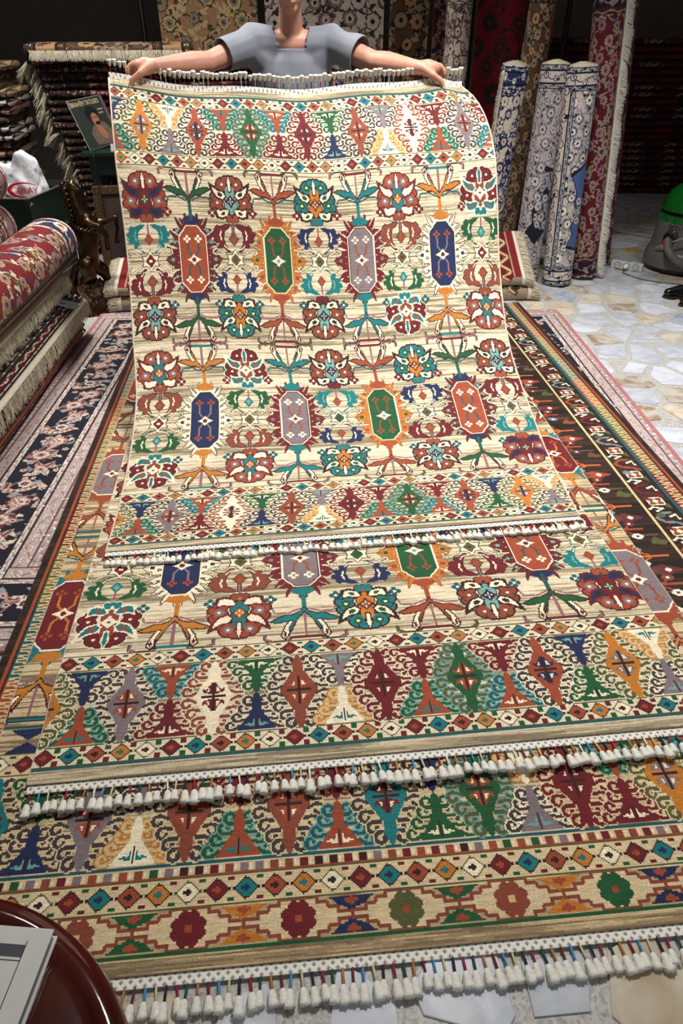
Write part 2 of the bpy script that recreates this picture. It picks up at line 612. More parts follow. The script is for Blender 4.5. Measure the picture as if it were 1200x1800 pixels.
def medallion(ch, ox, oy, q, leaf, k=1.0):
    p = MEDS[q]

    def spikes(t, cx, cy):
        P = Pen(t, cx, cy, k, k)
        n = 17
        for i in range(n):
            a = -PI / 2 + (i + 0.5) * PI / n
            ca, sa = math.cos(a), math.sin(a)
            bx, by = 16 * ca, 40 * sa
            L = 16 if abs(sa) < 0.9 else 13
            sk = 5 if i % 2 else -3
            tx, ty = bx + L * ca * 1.1, by + L * sa * 0.9 + sk
            nx, ny = -sa * 2.8, ca * 3.4
            P.poly([(bx - nx * 0.9, by - ny * 0.9), (bx + nx * 0.9, by + ny * 0.9), (bx + L * 0.6 * ca + nx * .5, by + L * .5 * sa + ny * .7), (tx, ty), (bx + L * 0.7 * ca - nx * .4, by + L * .6 * sa - ny * .3)], p['s'])
        pts = [(18.5 * math.cos(a), 42.5 * math.sin(a)) for a in np.linspace(-PI / 2, PI / 2, 20)]
        P.poly(pts, p['s'])
        P.poly([(22, -7), (31, -4), (36, 0), (31, 4), (22, 7)], p['s'])
        P.disc(27, 0, 2.2, 'aqua' if q == 'rust' else p['b'])
        for a, b in ((23, 20), (23, -20), (19, 33), (19, -33)):
            P.disc(a, b, 1.6, 'aqua' if q == 'rust' else ('rust' if q == 'green' else p['s']))
    stamped(ch, ox, oy, 86 * k, 122 * k, spikes, p['o'])
    P = Pen(ch, ox, oy, k, k)
    hexa = lambda e: [(0, 37 + e), (6 + e * .4, 37 + e), (15 + e, 26 + e * .5), (15 + e, -26 - e * .5), (6 + e * .4, -37 - e), (0, -37 - e)]
    P.poly(hexa(2.6), 'cream')
    P.poly(hexa(1.2), p['b'])
    if q in ('navy', 'grey'):
        P.poly(hexa(1.2), 'dark')
        P.poly(hexa(0.4), p['b'])
    for sy in (1, -1):
        P.line([(2, 4 * sy), (6, 9 * sy), (7, 20 * sy)], 2.0, p['a'])
        for dx, dy in ((0, 0), (3, 0), (-3, 0), (0, 3), (0, -3)):
            P.disc(7 + dx, 24 * sy + dy, 1.7, 'cream' if q in ('rust', 'grey') else 'rust')
        P.disc(7, 24 * sy, 1.3, p['b'])
    P.poly([(0, 7), (3, 3), (9, 0), (3, -3), (0, -7)], 'cream')
    P.disc(0, 0, 2.4, 'maroon' if q != 'green' else 'aqua')
    for fl in (1, -1):
        P = Pen(ch, ox, oy, k, k * fl)
        P.poly([(0, 40), (9, 42), (11, 46), (4, 50), (0, 52)], p['st'] if q != 'rust' else 'navy')
        P.line([(0, 46), (0, 70)], 4.0, p['st'])
        P.line([(0, 46), (0, 70)], 2.0, p['a'] if q == 'rust' else p['st'])
        P.line([(0, 70), (0, 100)], 2.2, 'mauve')
        # leaf cross
        P.poly([(0, 64), (4, 70), (10, 73), (16, 73), (31, 81), (24, 84), (13, 82), (16, 88), (12, 95), (9, 88), (6, 80), (0, 72)], 'dark')
        P.poly([(0, 66), (4, 71.5), (10, 74.5), (16, 74.5), (28, 81), (23, 82.6), (11, 80.5), (14, 88), (12, 92), (10, 86), (6, 78), (0, 70)], leaf)
        P.line([(3, 67), (14, 72), (25, 71), (28, 62), (28, 58)], 1.8, 'dteal' if fl > 0 else 'mauve')
        for dx, dy in ((0, 0), (3.4, 0), (-3.4, 0), (0, 3.4), (0, -3.4)):
            P.disc(28 + dx, 54 + dy, 2.3, 'maroon' if fl > 0 else 'dteal')
        P.disc(28, 54, 1.4, 'cream')
        # cream buds
        P.poly([(9, 80), (13, 80), (18, 88), (21, 98), (17, 103), (13, 98), (13, 90)], 'dark')
        P.poly([(10, 81), (12.6, 81), (17, 89), (19.5, 97.5), (17, 101), (14.4, 97), (14, 89)], 'cream')
        P.diamond(17, 96, 1.6, 4, 'maroon')
        # bracket
        P.line([(0, 100), (12, 100), (16, 104), (26, 104.5), (33, 101), (33, 97)], 3.2, 'dark')
        P.line([(0, 100), (12, 100)], 2.0, 'maroon' if q in ('rust', 'grey', 'green') else 'teal')
        P.line([(14, 102), (16, 104), (26, 104.5), (33, 101), (33, 97)], 2.0, 'mauve' if q != 'green' else 'olive')


def scroll_diamond(ch, ox, oy, c, k=1.0):
    P = Pen(ch, ox, oy, k, k)
    for sy in (1, -1):
        P.line([(7, 3 * sy), (16, 9 * sy), (22, 13 * sy), (27, 12 * sy), (28, 8 * sy), (24, 6 * sy)], 2.6, 'olive')
        P.line([(7, 3 * sy), (16, 9 * sy), (22, 13 * sy), (27, 12 * sy), (28, 8 * sy), (24, 6 * sy)], 1.2, 'cream')
        P.line([(2, 11 * sy), (10, 13 * sy), (13, 17 * sy)], 1.2, 'cream')
    P.line([(10, 0), (24, 0)], 1.2, 'olive')
    P.poly([(0, 13), (4, 7), (11, 6), (9, 0), (11, -6), (4, -7), (0, -13)], 'dark')
    P.poly([(0, 12), (3.6, 6), (9.6, 5), (8, 0), (9.6, -5), (3.6, -6), (0, -12)], 'cream')
    P.diamond(0, 0, 6.5, 8, c)
    P.disc(0, 0, 2, 'maroon' if c != 'maroon' else 'cream')


def small_band(ch, y0, h, off=0, rich=True):
    """Row of little diamonds between two fine lines."""
    ch.rect(0, y0, ch.w, y0 + h, 'g0')
    ch.rect(0, y0, ch.w, y0 + 1, 'olive')
    ch.rect(0, y0 + h - 1, ch.w, y0 + h, 'olive')
    cyc = [('maroon', 'rust'), ('teal', 'navy'), ('rust', 'dark'), ('gold', 'teal'), ('cream', 'dark')]
    n, p, cy = int(ch.w / 17) + 2, 17.0, y0 + h / 2
    for i in range(n):
        a, b = cyc[(i + off) % 5]
        x = (i + 0.35) * p
        P = Pen(ch, x, cy, 1, 1, False)
        P.diamond(0, 0, 8.2, 6.9, 'dark' if a != 'cream' else 'olive')
        P.diamond(0, 0, 7, 5.8, a)
        P.diamond(0, 0, 3, 2.8, b)
        for s_ in (-1, 1):
            ch.rect(x + p / 2 - 2, cy + s_ * (h / 2 - 3) - 1.5, x + p / 2 + 2, cy + s_ * (h / 2 - 3) + 1.5, ('maroon', 'green')[(i + (s_ > 0)) % 2])


def hook(P, x, y, ang, c, ci, r=4.3, turn=1):
    pts = [(x - 6 * math.cos(ang), y - 6 * math.sin(ang))]
    for a in np.linspace(0, 4.9, 12):
        rr = r * (1 - 0.11 * a)
        t = ang - PI / 2 * turn + turn * a - turn * 0.6
        pts.append((x + rr * math.cos(t), y + rr * math.sin(t)))
    P.line(pts, 4.6, ci)
    P.line(pts, 2.5, c)


def hooked_diamond(ch, ox, oy, body, hk, hin, inner, k=1.0):
    def fn(t, cx, cy):
        P = Pen(t, cx, cy, k, k)
        for (x, y), a in (((19, 5.5), 0.3), ((15, 14), 0.55), ((10.5, 21.5), 0.75), ((6.5, 28.5), 0.9)):
            for s_ in (1, -1):
                hook(P, x, y * s_, a * s_, hk, hin, turn=s_)
        P.poly([(0, 33), (2.2, 32), (3, 27), (5, 25), (3.5, 19), (14.5, 0), (3.5, -19), (5, -25), (3, -27), (2.2, -32), (0, -33)], body)
        P.line([(0, -12), (0, 12)], 1.4, 'dark')
        P.line([(-9, 0), (9, 0)], 1.4, 'dark')
        for s_ in (1, -1):
            P.poly([(1.4, 2 * s_), (7, 3 * s_), (8.5, 7 * s_), (5, 6 * s_), (1.4, 12 * s_)], inner)
            P.poly([(2.5, 4 * s_), (5, 4.6 * s_), (2.5, 8 * s_)], 'cream' if inner != 'cream' else 'rust')
    stamped(ch, ox, oy, 62 * k, 78 * k, fn)


def hooked_triangle(ch, ox, oy, fl, body, hk, hin, inner, k=1.0):
    def fn(t, cx, cy):
        P = Pen(t, cx, cy, k, k * fl)
        y = -18
        for (x, b), a in (((19, 4.5), 0.15), ((14.5, 12), 0.45), ((9.5, 19.5), 0.65), ((6, 26.5), 0.9)):
            hook(P, x, y + b, a, hk, hin)
        P.poly([(0, y + 33), (2, y + 32), (2.6, y + 26), (4.4, y + 24), (3.4, y + 17), (14.5, y + 0), (0, y)], body)
        P.poly([(1.2, y + 2), (9, y + 4), (6.4, y + 6), (3.4, y + 5), (1.2, y + 11)], inner)
        P.line([(0, y + 1), (0, y + 12)], 1.2, 'dark')
    stamped(ch, ox, oy + fl * 18 * k, 60 * k, 46 * k, fn)


BORDER = [('gold', 'olive', 'g0', 'grey'), ('rust', 'char', 'cream', 'navy'), ('green', 'olive', 'aqua', 'rust'), ('maroon', 'maroon', 'g0', 'maroon'),
          ('brown', 'char', 'g0', 'rust'), ('cream', 'brown', 'g0', 'maroon'), ('grey', 'char', 'g0', 'rust'), ('teal', 'char', 'g0', 'maroon')]
TRI = [('rust', 'dteal', 'aqua', 'cream'), ('maroon', 'maroon', 'g0', 'cream'), ('cream', 'straw', 'gold', 'teal'), ('green', 'green', 'g0', 'cream'),
       ('maroon', 'maroon', 'g1', 'cream'), ('rust', 'green', 'aqua', 'teal'), ('grey', 'char', 'cream', 'aqua'), ('navy', 'char', 'g0', 'aqua')]


def big_border(ch, y0, h, order, x0, pitch, k=1.0, t0=0):
    cy = y0 + h / 2
    for i, q in enumerate(order):
        hooked_diamond(ch, x0 + i * pitch, cy, *BORDER[q], k=k)
        t = TRI[(i * 3 + t0) % 8]
        hooked_triangle(ch, x0 + (i + 0.5) * pitch, y0 + h - 1, -1, *t, k=k * .95)
        t = TRI[(i * 3 + 4 + t0) % 8]
        hooked_triangle(ch, x0 + (i + 0.5) * pitch, y0 + 1, 1, *t, k=k * .95)
    for yy, f in ((y0 + h - 1, -1), (y0 + 1, 1)):
        hooked_triangle(ch, x0 - 0.5 * pitch, yy, f, *TRI[(5 if f > 0 else 7)], k=k * .95)


BEIGE = ['g4', 'g3', 'g2', 'g1', 'g1', 'g0', 'g0']


def chart_main():
    """Cream rug with two rows of spiky medallions between palmettes; hooked-diamond end borders."""
    W, L = 480, 630
    ch = Chart(W, L)
    ch.streaks(BEIGE, np.random.default_rng(4))
    hu = 103.5
    for u in range(2):
        cy = 108 + hu + u * 2 * hu
        meds = [('navy', 'grey', 'green', 'rust'), ('rust', 'green', 'grey', 'navy')][u]
        lf = dict(navy='gold', grey='teal', green='rust', rust='green')
        for i, q in enumerate(meds):
            medallion(ch, W * (0.172 + 0.2235 * i), cy, q, lf[q])
        top = [(3, 4, 5, 2, 1), (0, 1, 2, 3, 4)][u]
        bot = [(4, 3, 2, 1, 0), (1, 2, 5, 4, 3)][u]
        for i in range(5):
            x = W * (0.0585 + 0.2235 * i)
            palmette(ch, x, cy + 42, 1, top[i], .84)
            palmette(ch, x, cy - 42, -1, bot[i], .84)
            scroll_diamond(ch, x, cy, ['maroon', 'olive', 'olive', 'olive', 'maroon'][i] if u else ['maroon', 'olive', 'green', 'olive', 'olive'][i])
    for s_ in (0, 1):
        lo = (lambda y, h: y) if not s_ else (lambda y, h: L - y - h)
        small_band(ch, int(lo(11, 16)), 16, 2 * s_)
        ch.rect(0, lo(9, 2), W, lo(9, 2) + 2, 'dteal')
        small_band(ch, int(lo(92, 16)), 16, 3 * s_)
        big_border(ch, lo(27, 65), 65, [0, 6, 5, 4, 3, 2, 1, 0][1:] + [0] if not s_ else [0, 1, 2, 3, 4, 5, 6], W * (0.115 if not s_ else 0.07), W * (0.131 if not s_ else 0.1435), t0=s_ * 2)
    hooked_diamond(ch, W * -0.01, 27 + 32, *BORDER[0])
    for y0, y1 in ((0, 9), (L - 9, L)):
        ch.streaks(['g4', 'g4', 'g3', 'g3', 'g2', 'g1'], np.random.default_rng(6), y0=y0, y1=y1)
    return ch


def rosette_box(ch, x, y, w, h, c):
    """Stepped cartouche with a rosette."""
    pts = [(0, h), (w * .22, h), (w * .22, h * .75), (w * .34, h * .75), (w * .34, h * .5), (w * .46, h * .5), (w * .46, h * .18), (w * .62, h * .18), (w * .62, 0)]
    for s_ in (1, -1):
        P = Pen(ch, x, y, 1, s_)
        P.poly(pts + [(0, 0)], 'g0')
        P.line(pts, 1.6, 'brown')
    P = Pen(ch, x, y)
    n = 8
    for i in range(n):
        a = 2 * PI * (i + .5) / n
        ch.disc(x + 6.5 * math.cos(a), y + 6.5 * math.sin(a), 3.8, 3.8, c)
    ch.disc(x, y, 7, 7, c)
    ch.disc(x, y, 2.2, 2.2, 'rust' if c != 'brown' else 'straw')


def chart_under():
    """The large rug under the two cream ones: extra rosette and diamond bands before the hooked border."""
    W, L = 540, 830
    ch = Chart(W, L)
    ch.streaks(BEIGE, np.random.default_rng(9))
    # rosettes in stepped boxes
    y0 = 10
    ch.rect(0, y0 - 2, W, y0, 'green')
    ch.rect(0, y0, W, y0 + 21, 'g2')
    cols = ['green', 'brown', 'maroon', 'maroon', 'olive', 'brown']
    for i in range(9):
        x = 20 + i * 62
        rosette_box(ch, x, y0 + 11, 50, 10.5, cols[i % 6])
        for yy, s_ in ((y0 + 1, 1), (y0 + 21, -1)):
            c = ['navy', 'green', 'gold'][i % 3]
            Pen(ch, x + 31, yy, 1, s_).poly([(0, 9), (3, 6), (7, 5), (12, 1), (14, 0), (0, 0)], c)
            Pen(ch, x + 31, yy, 1, s_).poly([(0, 5), (5, 2), (0, 0)], 'rust')
    # diamonds
    y1 = y0 + 22
    small_band(ch, y1, 18, 1)
    # teeth
    y2 = y1 + 18
    ch.rect(0, y2, W, y2 + 7, 'g0')
    rng = random.Random(3)
    for i in range(int(W / 9)):
        c = ['rust', 'dark', 'green', 'brown', 'grey', 'maroon'][rng.randrange(6)]
        ch.rect(i * 9 + 1, y2 + 1, i * 9 + 6, y2 + 6, c)
        ch.rect(i * 9 + 7, y2 + 2, i * 9 + 8, y2 + 5, 'cream')
    ch.rect(0, y2, W, y2 + 1, 'rust')
    ch.rect(0, y2 + 7, W, y2 + 9, 'dteal')
    big_border(ch, y2 + 9, 66, [7, 6, 4, 4, 7, 2, 3, 0, 5], W * 0.02, W * .118, 1.0, 3)
    yb = y2 + 76
    small_band(ch, yb, 18, 4)
    for i in range(9):
        for yy, s_ in ((yb + 18, 1), (yb + 38, -1)):
            Pen(ch, 20 + i * 62, yy, 1, s_).poly([(0, 9), (7, 5), (14, 0), (0, 0)], 'navy')
    ch.rect(0, yb + 39, W, yb + 41, 'dteal')
    f0, hu = yb + 42, 112
    for u in range(3):
        cy = f0 + hu + u * 2 * hu
        for i, q in enumerate([('maroon', 'grey', 'green', 'navy', 'greyrust'), ('greyrust', 'navy', 'rust', 'green', 'maroon'), ('rust', 'green', 'grey', 'navy', 'rust')][u]):
            medallion(ch, W * (0.028 + i * 0.235), cy, q, ['gold', 'rust', 'brown'][u], k=1.08)
        for i in range(4):
            palmette(ch, W * (0.145 + i * .235), cy + 46, 1, (i + u) % 6, .92)
            palmette(ch, W * (0.145 + i * .235), cy - 46, -1, (i + u + 2) % 6, .92)
    for i in range(5):
        ch.a[ch.a == PI_['g%d' % i]] = PI_['h%d' % i]
    ch.streaks(['h4', 'h4', 'h3', 'h3', 'h2', 'h1'], np.random.default_rng(6), y0=0, y1=8)
    return ch


def s_chain(ch, x0, w, y0, y1, flip):
    """Chain of S hooks along the edge, ground changing colour in blocks."""
    cols = ['rust', 'dteal', 'olive', 'maroon', 'umber', 'olive']
    for i, y in enumerate(range(y0, y1, 8)):
        c = cols[(i // 7) % 6]
        ch.rect(x0, y, x0 + w, y + 8, c)
        cx = x0 + w / 2
        pts = [(-.34, 1), (.1, 1.2), (.36, 2.6), (.1, 4), (-.3, 4.6), (-.34, 6), (0, 7), (.34, 6.8)]
        ch.line([(cx + (a if not flip else -a) * w, y + b) for a, b in pts], 1.25, 'straw')


def chart_dark():
    """Dark brown rug: rows of flowering branches, S-chain and angular flower borders."""
    W, L = 440, 620
    ch = Chart(W, L)
    rng = random.Random(11)
    ch.streaks(['f3', 'f1', 'f0', 'f0', 'f2'], np.random.default_rng(2), sx=34)
    for s_ in (0, 1):
        X = (lambda a, b: (a, b)) if not s_ else (lambda a, b: (W - b, W - a))
        R = lambda a, b, c: ch.rect(X(a, b)[0], 0, X(a, b)[1], L, c)
        R(4, 6, 'rust')
        s_chain(ch, X(7, 17)[0], 10, 0, L, s_)
        R(17, 19, 'dteal')
        R(19, 20, 'f3')
        x0, x1 = X(20, 40)
        for i, y in enumerate(range(6, L, 36)):
            cx = (x0 + x1) / 2
            P = Pen(ch, cx, y, 1 if not s_ else -1, 1, False)
            for a in range(4):
                t = PI / 4 + a * PI / 2
                ch.disc(cx + 4 * math.cos(t), y + 3.4 * math.sin(t), 3.6, 3.0, 'cream')
            for a in range(4):
                t = PI / 4 + a * PI / 2
                ch.disc(cx + 4 * math.cos(t), y + 3.4 * math.sin(t), 2.4, 2.0, 'brown')
            P.line([(-8, 6), (-3, 10), (4, 11), (8, 16), (3, 21), (-4, 22)], 2.6, ['rust', 'slate', 'maroon'][i % 3])
            P.line([(4, 24), (-1, 27), (5, 29), (8, 27)], 1.6, 'cream')
            P.line([(-7, 14), (-6, 19), (-2, 17)], 1.5, 'cream')
            P.poly([(-8, 26), (-3, 30), (-8, 33)], 'olive')
            P.disc(5, 4, 2, 'red')
        R(40, 41.6, 'straw')
    y = 14
    i = 0
    while y < L - 10:
        k = i % 4
        if k in (0, 2):
            for x0 in range(46, W - 60, 88):
                c = 'orange' if k == 0 else 'rust'
                f = 1 if (i // 2) % 2 else -1
                ax = x0 if f > 0 else x0 + 80
                ch.line([(ax, y), (ax + f * 76, y + 1)], 1.8, c)
                for j in range(5):
                    xx = ax + f * (10 + j * 13)
                    for s_ in (1, -1):
                        ch.line([(xx, y), (xx + f * 7, y + 5 * s_)], 1.2, c)
                        q = rng.choice(['wine', 'slate', 'aqua', 'snow', 'brown'])
                        ch.disc(xx + f * 8, y + 7 * s_, 3.8, 3.0, q)
                        ch.disc(xx + f * 8, y + 7 * s_, 1.5, 1.2, 'snow' if q != 'snow' else 'wine')
        elif k == 1:
            for x0 in range(50, W - 50, 24):
                f = rng.choice([1, -1])
                ch.poly([(x0, y - 2), (x0 + 8, y - 3), (x0 + 13, y + 1), (x0 + 7, y + 2), (x0 + 5, y + 6), (x0 + 1, y + 3)], rng.choice(['olive', 'umber', 'olive', 'brown']))
            ch.line([(46, y + 8), (W - 46, y + 8)], 1.0, 'umber')
        else:
            for x0 in range(46, W - 60, 76):
                ch.poly([(x0, y), (x0 + 9, y + 3), (x0 + 13, y + 7), (x0 + 18, y + 3), (x0 + 33, y + 5), (x0 + 44, y), (x0 + 33, y - 5), (x0 + 18, y - 3), (x0 + 13, y - 6), (x0 + 9, y - 3)], rng.choice(['brown', 'wine', 'rust']))
                ch.disc(x0 + 24, y, 4, 2, 'umber')
                ch.disc(x0 + 34, y, 2, 1.6, 'snow')
                ch.disc(x0 + 56, y + 1, 3.5, 2.6, rng.choice(['slate', 'olive']))
        y += 14
        i += 1
    return ch


def flower(ch, x, y, r, a, b, c, n=8, edge=None, sy=1.0):
    if edge:
        ch.disc(x, y, r * 1.12, r * 1.12 * sy, edge)
    for i in range(n):
        t = 2 * PI * i / n
        ch.disc(x + r * .68 * math.cos(t), y + r * .68 * math.sin(t) * sy, r * .36, r * .36 * sy, a)
    ch.disc(x, y, r * .62, r * .62 * sy, b)
    ch.disc(x, y, r * .3, r * .3 * sy, c)


def leafp(ch, x, y, L, ang, c, wd=0.3, vein=None):
    P = Pen(ch, x, y, L, L, False, ang)
    P.poly([(0, 0), (.25, wd), (.6, wd * .9), (1, 0), (.6, -wd * .5), (.25, -wd * .6)], c)
    if vein:
        P.line([(.1, 0), (.8, .03)], 1.4 / L, vein)


def persian_palm(ch, x, y, r, ang, a, b, c, edge):
    """Fan-shaped palmette of the city rugs."""
    P = Pen(ch, x, y, r, r, True, ang)
    P.poly([(0, 1.15), (.25, .85), (.55, .95), (.6, .6), (.95, .6), (.8, .2), (1.0, -.1), (.6, -.3), (.4, -.7), (0, -.6)], edge)
    P.poly([(0, 1.0), (.22, .75), (.48, .82), (.52, .52), (.8, .5), (.68, .18), (.82, -.05), (.5, -.2), (.33, -.55), (0, -.5)], a)
    P.poly([(0, .7), (.35, .45), (.5, .1), (.3, -.3), (0, -.35)], b)
    P.poly([(0, .4), (.2, .15), (0, -.15)], c)


def vine(ch, pts, wd, c, rng, leafs=(), every=3, L=7):
    p = spline(pts, max(6, len(pts) * 3))
    ch.line(p, wd, c)
    for i in range(0, len(p) - 1, max(1, every // 2)):
        d = p[i + 1] - p[i]
        a = math.atan2(d[1], d[0]) + rng.choice([1, -1]) * rng.uniform(.6, 1.2)
        if leafs:
            leafp(ch, p[i][0], p[i][1], L * rng.uniform(.7, 1.2), a, rng.choice(leafs))


def floral_fill(ch, x0, y0, x1, y1, pal, rng, pitch=26, k=1.0):
    """Field of arabesques: staggered blooms, palmettes and curling stems. pal: a, b, c, edge, stem, leaves."""
    nx, ny = max(1, int(round((x1 - x0) / pitch))), max(1, int(round((y1 - y0) / (pitch * .8))))
    px, py = (x1 - x0) / nx, (y1 - y0) / ny
    pts = []
    for j in range(ny):
        for i in range(nx + (j % 2)):
            pts.append((x0 + (i + (0 if j % 2 else .5)) * px + rng.uniform(-.12, .12) * px, y0 + (j + .5) * py + rng.uniform(-.15, .15) * py))
    sub = Chart(ch.w, ch.h, None)
    for (x, y) in pts:
        for s_ in (1, -1):
            a = rng.uniform(.2, 1.2) * s_
            q = [(x, y), (x + px * .3 * math.cos(a), y + py * .3 * s_), (x + px * .55, y + py * .45 * s_), (x + px * .62, y + py * .8 * s_), (x + px * .35, y + py * .9 * s_)]
            if rng.random() < .5:
                q = [(2 * x - u, v) for u, v in q]
            vine(sub, q, 1.5 * k, pal['stem'], rng, pal['leaves'], 4, 6.5 * k)
    for n, (x, y) in enumerate(pts):
        if n % 3 == 0:
            persian_palm(sub, x, y, rng.uniform(6.5, 9) * k, rng.uniform(0, 2 * PI), pal['a'], pal['b'], pal['c'], pal['edge'])
        else:
            flower(sub, x, y, rng.uniform(4, 6.5) * k, rng.choice([pal['a'], pal['b']]), pal['b'], pal['c'], edge=pal['edge'])
    m = sub.a >= 0
    mm = np.zeros_like(m)
    mm[max(0, int(y0)):int(y1), max(0, int(x0)):int(x1)] = True
    ch.a[m & mm] = sub.a[m & mm]


def guard(ch, x0, y0, x1, y1, ground, pal, rng, pitch=14, lines='ink'):
    """A border stripe along x or y: ground, two edge lines, flowers on a wandering stem."""
    ch.rect(x0, y0, x1, y1, ground)
    hor = (x1 - x0) > (y1 - y0)
    w = (y1 - y0) if hor else (x1 - x0)
    n = max(1, int(((x1 - x0) if hor else (y1 - y0)) / pitch))
    for i in range(n + 1):
        t = (i + .5) * pitch
        off = (w * .16) * (1 if i % 2 else -1)
        x, y = (x0 + t, (y0 + y1) / 2 + off) if hor else ((x0 + x1) / 2 + off, y0 + t)
        nx, ny = (x + pitch, y - 2 * off) if hor else (x - 2 * off, y + pitch)
        ch.line([(x, y), ((x + nx) / 2 + (0 if hor else off), (y + ny) / 2 + (off if hor else 0)), (nx, ny)], 1.2, pal['stem'])
        if w > 13 and i % 2 == 0:
            persian_palm(ch, x, y, w * .3, rng.uniform(0, 6), pal['a'], pal['b'], pal['c'], pal['edge'])
        else:
            flower(ch, x, y, w * .30, pal['a'], pal['b'], pal['c'], n=6, edge=pal['edge'] if w > 9 else None)
        leafp(ch, x, y, w * .52, rng.uniform(0, 6), rng.choice(pal['leaves']))
    for e in (0, 1):
        if hor:
            yy = y0 if not e else y1 - 1.2
            ch.rect(x0, yy, x1, yy + 1.2, lines)
        else:
            xx = x0 if not e else x1 - 1.2
            ch.rect(xx, y0, xx + 1.2, y1, lines)


def chart_navy():
    """Big rug at the bottom of the stack: pale guard borders either side of a navy border of beige blooms."""
    W, L = 560, 590
    ch = Chart(W, L, 'wine')
    rng = random.Random(21)
    pg = dict(a='rose', b='pale', c='wine', edge='snow', stem='dusk', leaves=['mist', 'rose', 'bone'])
    pn = dict(a='rose', b='bone', c='wine', edge='wine', stem='slate', leaves=['bone', 'slate', 'rose'])
    # rings from outside in: pink edge, pale guard (thin, wide, thin), navy, pale guard
    def ring(d0, d1, fn):
        fn(d0, 0 + d0, d1, L - d0, 0)
        fn(W - d1, d0, W - d0, L - d0, 1)
        fn(d0, d0, W - d0, d1, 2)
        fn(d0, L - d1, W - d0, L - d0, 3)
    ring(0, 3, lambda a, b, c, d, q: ch.rect(a, b, c, d, 'pink'))
    ring(3, 9, lambda a, b, c, d, q: guard(ch, a, b, c, d, 'pale2', dict(pg, a='mist', b='snow', c='mist', leaves=['snow', 'mist']), rng, 8, 'dusk'))
    ring(9, 20, lambda a, b, c, d, q: guard(ch, a, b, c, d, 'pale2', pg, rng, 13, 'wine'))
    ring(20, 26, lambda a, b, c, d, q: guard(ch, a, b, c, d, 'bone', dict(pg, a='mist', b='snow', c='mist', leaves=['snow', 'mist']), rng, 8, 'ink'))

    def navy(a, b, c, d, q):
        ch.rect(a, b, c, d, 'ink')
        hor = q > 1
        w = (d - b) if hor else (c - a)
        n = int(((c - a) if hor else (d - b)) / 24)
        for i in range(n):
            t = 12 + i * 24
            x, y = (a + t, (b + d) / 2 + (4 if i % 2 else -4)) if hor else ((a + c) / 2 + (4 if i % 2 else -4), b + t)
            vine(ch, [(x - 12, y - 10), (x - 4, y + 5), (x + 8, y + 8), (x + 13, y - 3)], 1.3, 'dusk', rng, ['bone', 'slate'], 4, 8)
            leafp(ch, x + rng.choice([-14, 12]), y + 8, 12, rng.uniform(0, 6), 'mist', .35)
            along = 0 if hor else PI / 2
            if i % 4 == 0:
                for q_ in range(11):
                    t_ = 2 * PI * q_ / 11
                    leafp(ch, x + 5 * math.cos(t_), y + 5 * math.sin(t_), 8, t_, 'wine' if q_ % 2 else 'dusk', .34)
                flower(ch, x, y, 6.5, 'bone', 'rose', 'wine', n=8, edge='dusk')
            elif i % 4 == 1:
                persian_palm(ch, x, y, 11, along + rng.choice([0, PI]), 'rose', 'bone', 'wine', 'wine')
                for e in (-4, 0, 4):
                    ch.disc(x + e, y, 1.2, 1.2, 'ink')
                for f_ in (1, -1):
                    leafp(ch, x, y - 4, 15, along + PI / 2 + f_ * 1.0, 'dusk', .22, 'bone')
            elif i % 4 == 2:
                P = Pen(ch, x, y, 1, 1, False, rng.choice([0.3, -0.3, 2.8]))
                P.line([(-10, 5), (-12, -2), (-6, -8), (4, -7), (11, -3)], 5.4, 'rose')
                P.line([(-10, 5), (-12, -2), (-6, -8), (4, -7), (11, -3)], 2.0, 'wine')
                for q_ in range(6):
                    P.disc(-11 + q_ * 4, -3 - 5 * math.sin(q_ * .5), 1.6, 'bone')
                persian_palm(ch, x + 1, y + 2, 6, -1.2, 'bone', 'wine', 'rose', 'snow')
            else:
                for f_ in (1, -1):
                    leafp(ch, x, y, 15, along + f_ * .5, 'rose', .3, 'wine')
                    leafp(ch, x, y, 13, along + PI + f_ * .6, 'bone', .3, 'slate')
                persian_palm(ch, x, y, 7, along, 'bone', 'rose', 'ink', 'wine')
            for e in range(3):
                flower(ch, x + rng.uniform(-17, 17), y + rng.uniform(-11, 11), 3, 'rose', 'bone', 'wine', n=5)
    ring(26, 60, navy)
    ring(60, 66, lambda a, b, c, d, q: guard(ch, a, b, c, d, 'bone', dict(pg, a='mist', b='snow', c='mist', leaves=['snow', 'mist']), rng, 8, 'ink'))
    ring(66, 78, lambda a, b, c, d, q: guard(ch, a, b, c, d, 'pale2', pg, rng, 13, 'wine'))
    ring(78, 84, lambda a, b, c, d, q: guard(ch, a, b, c, d, 'pale2', dict(pg, a='mist', b='snow', c='mist', leaves=['snow', 'mist']), rng, 8, 'dusk'))
    return ch


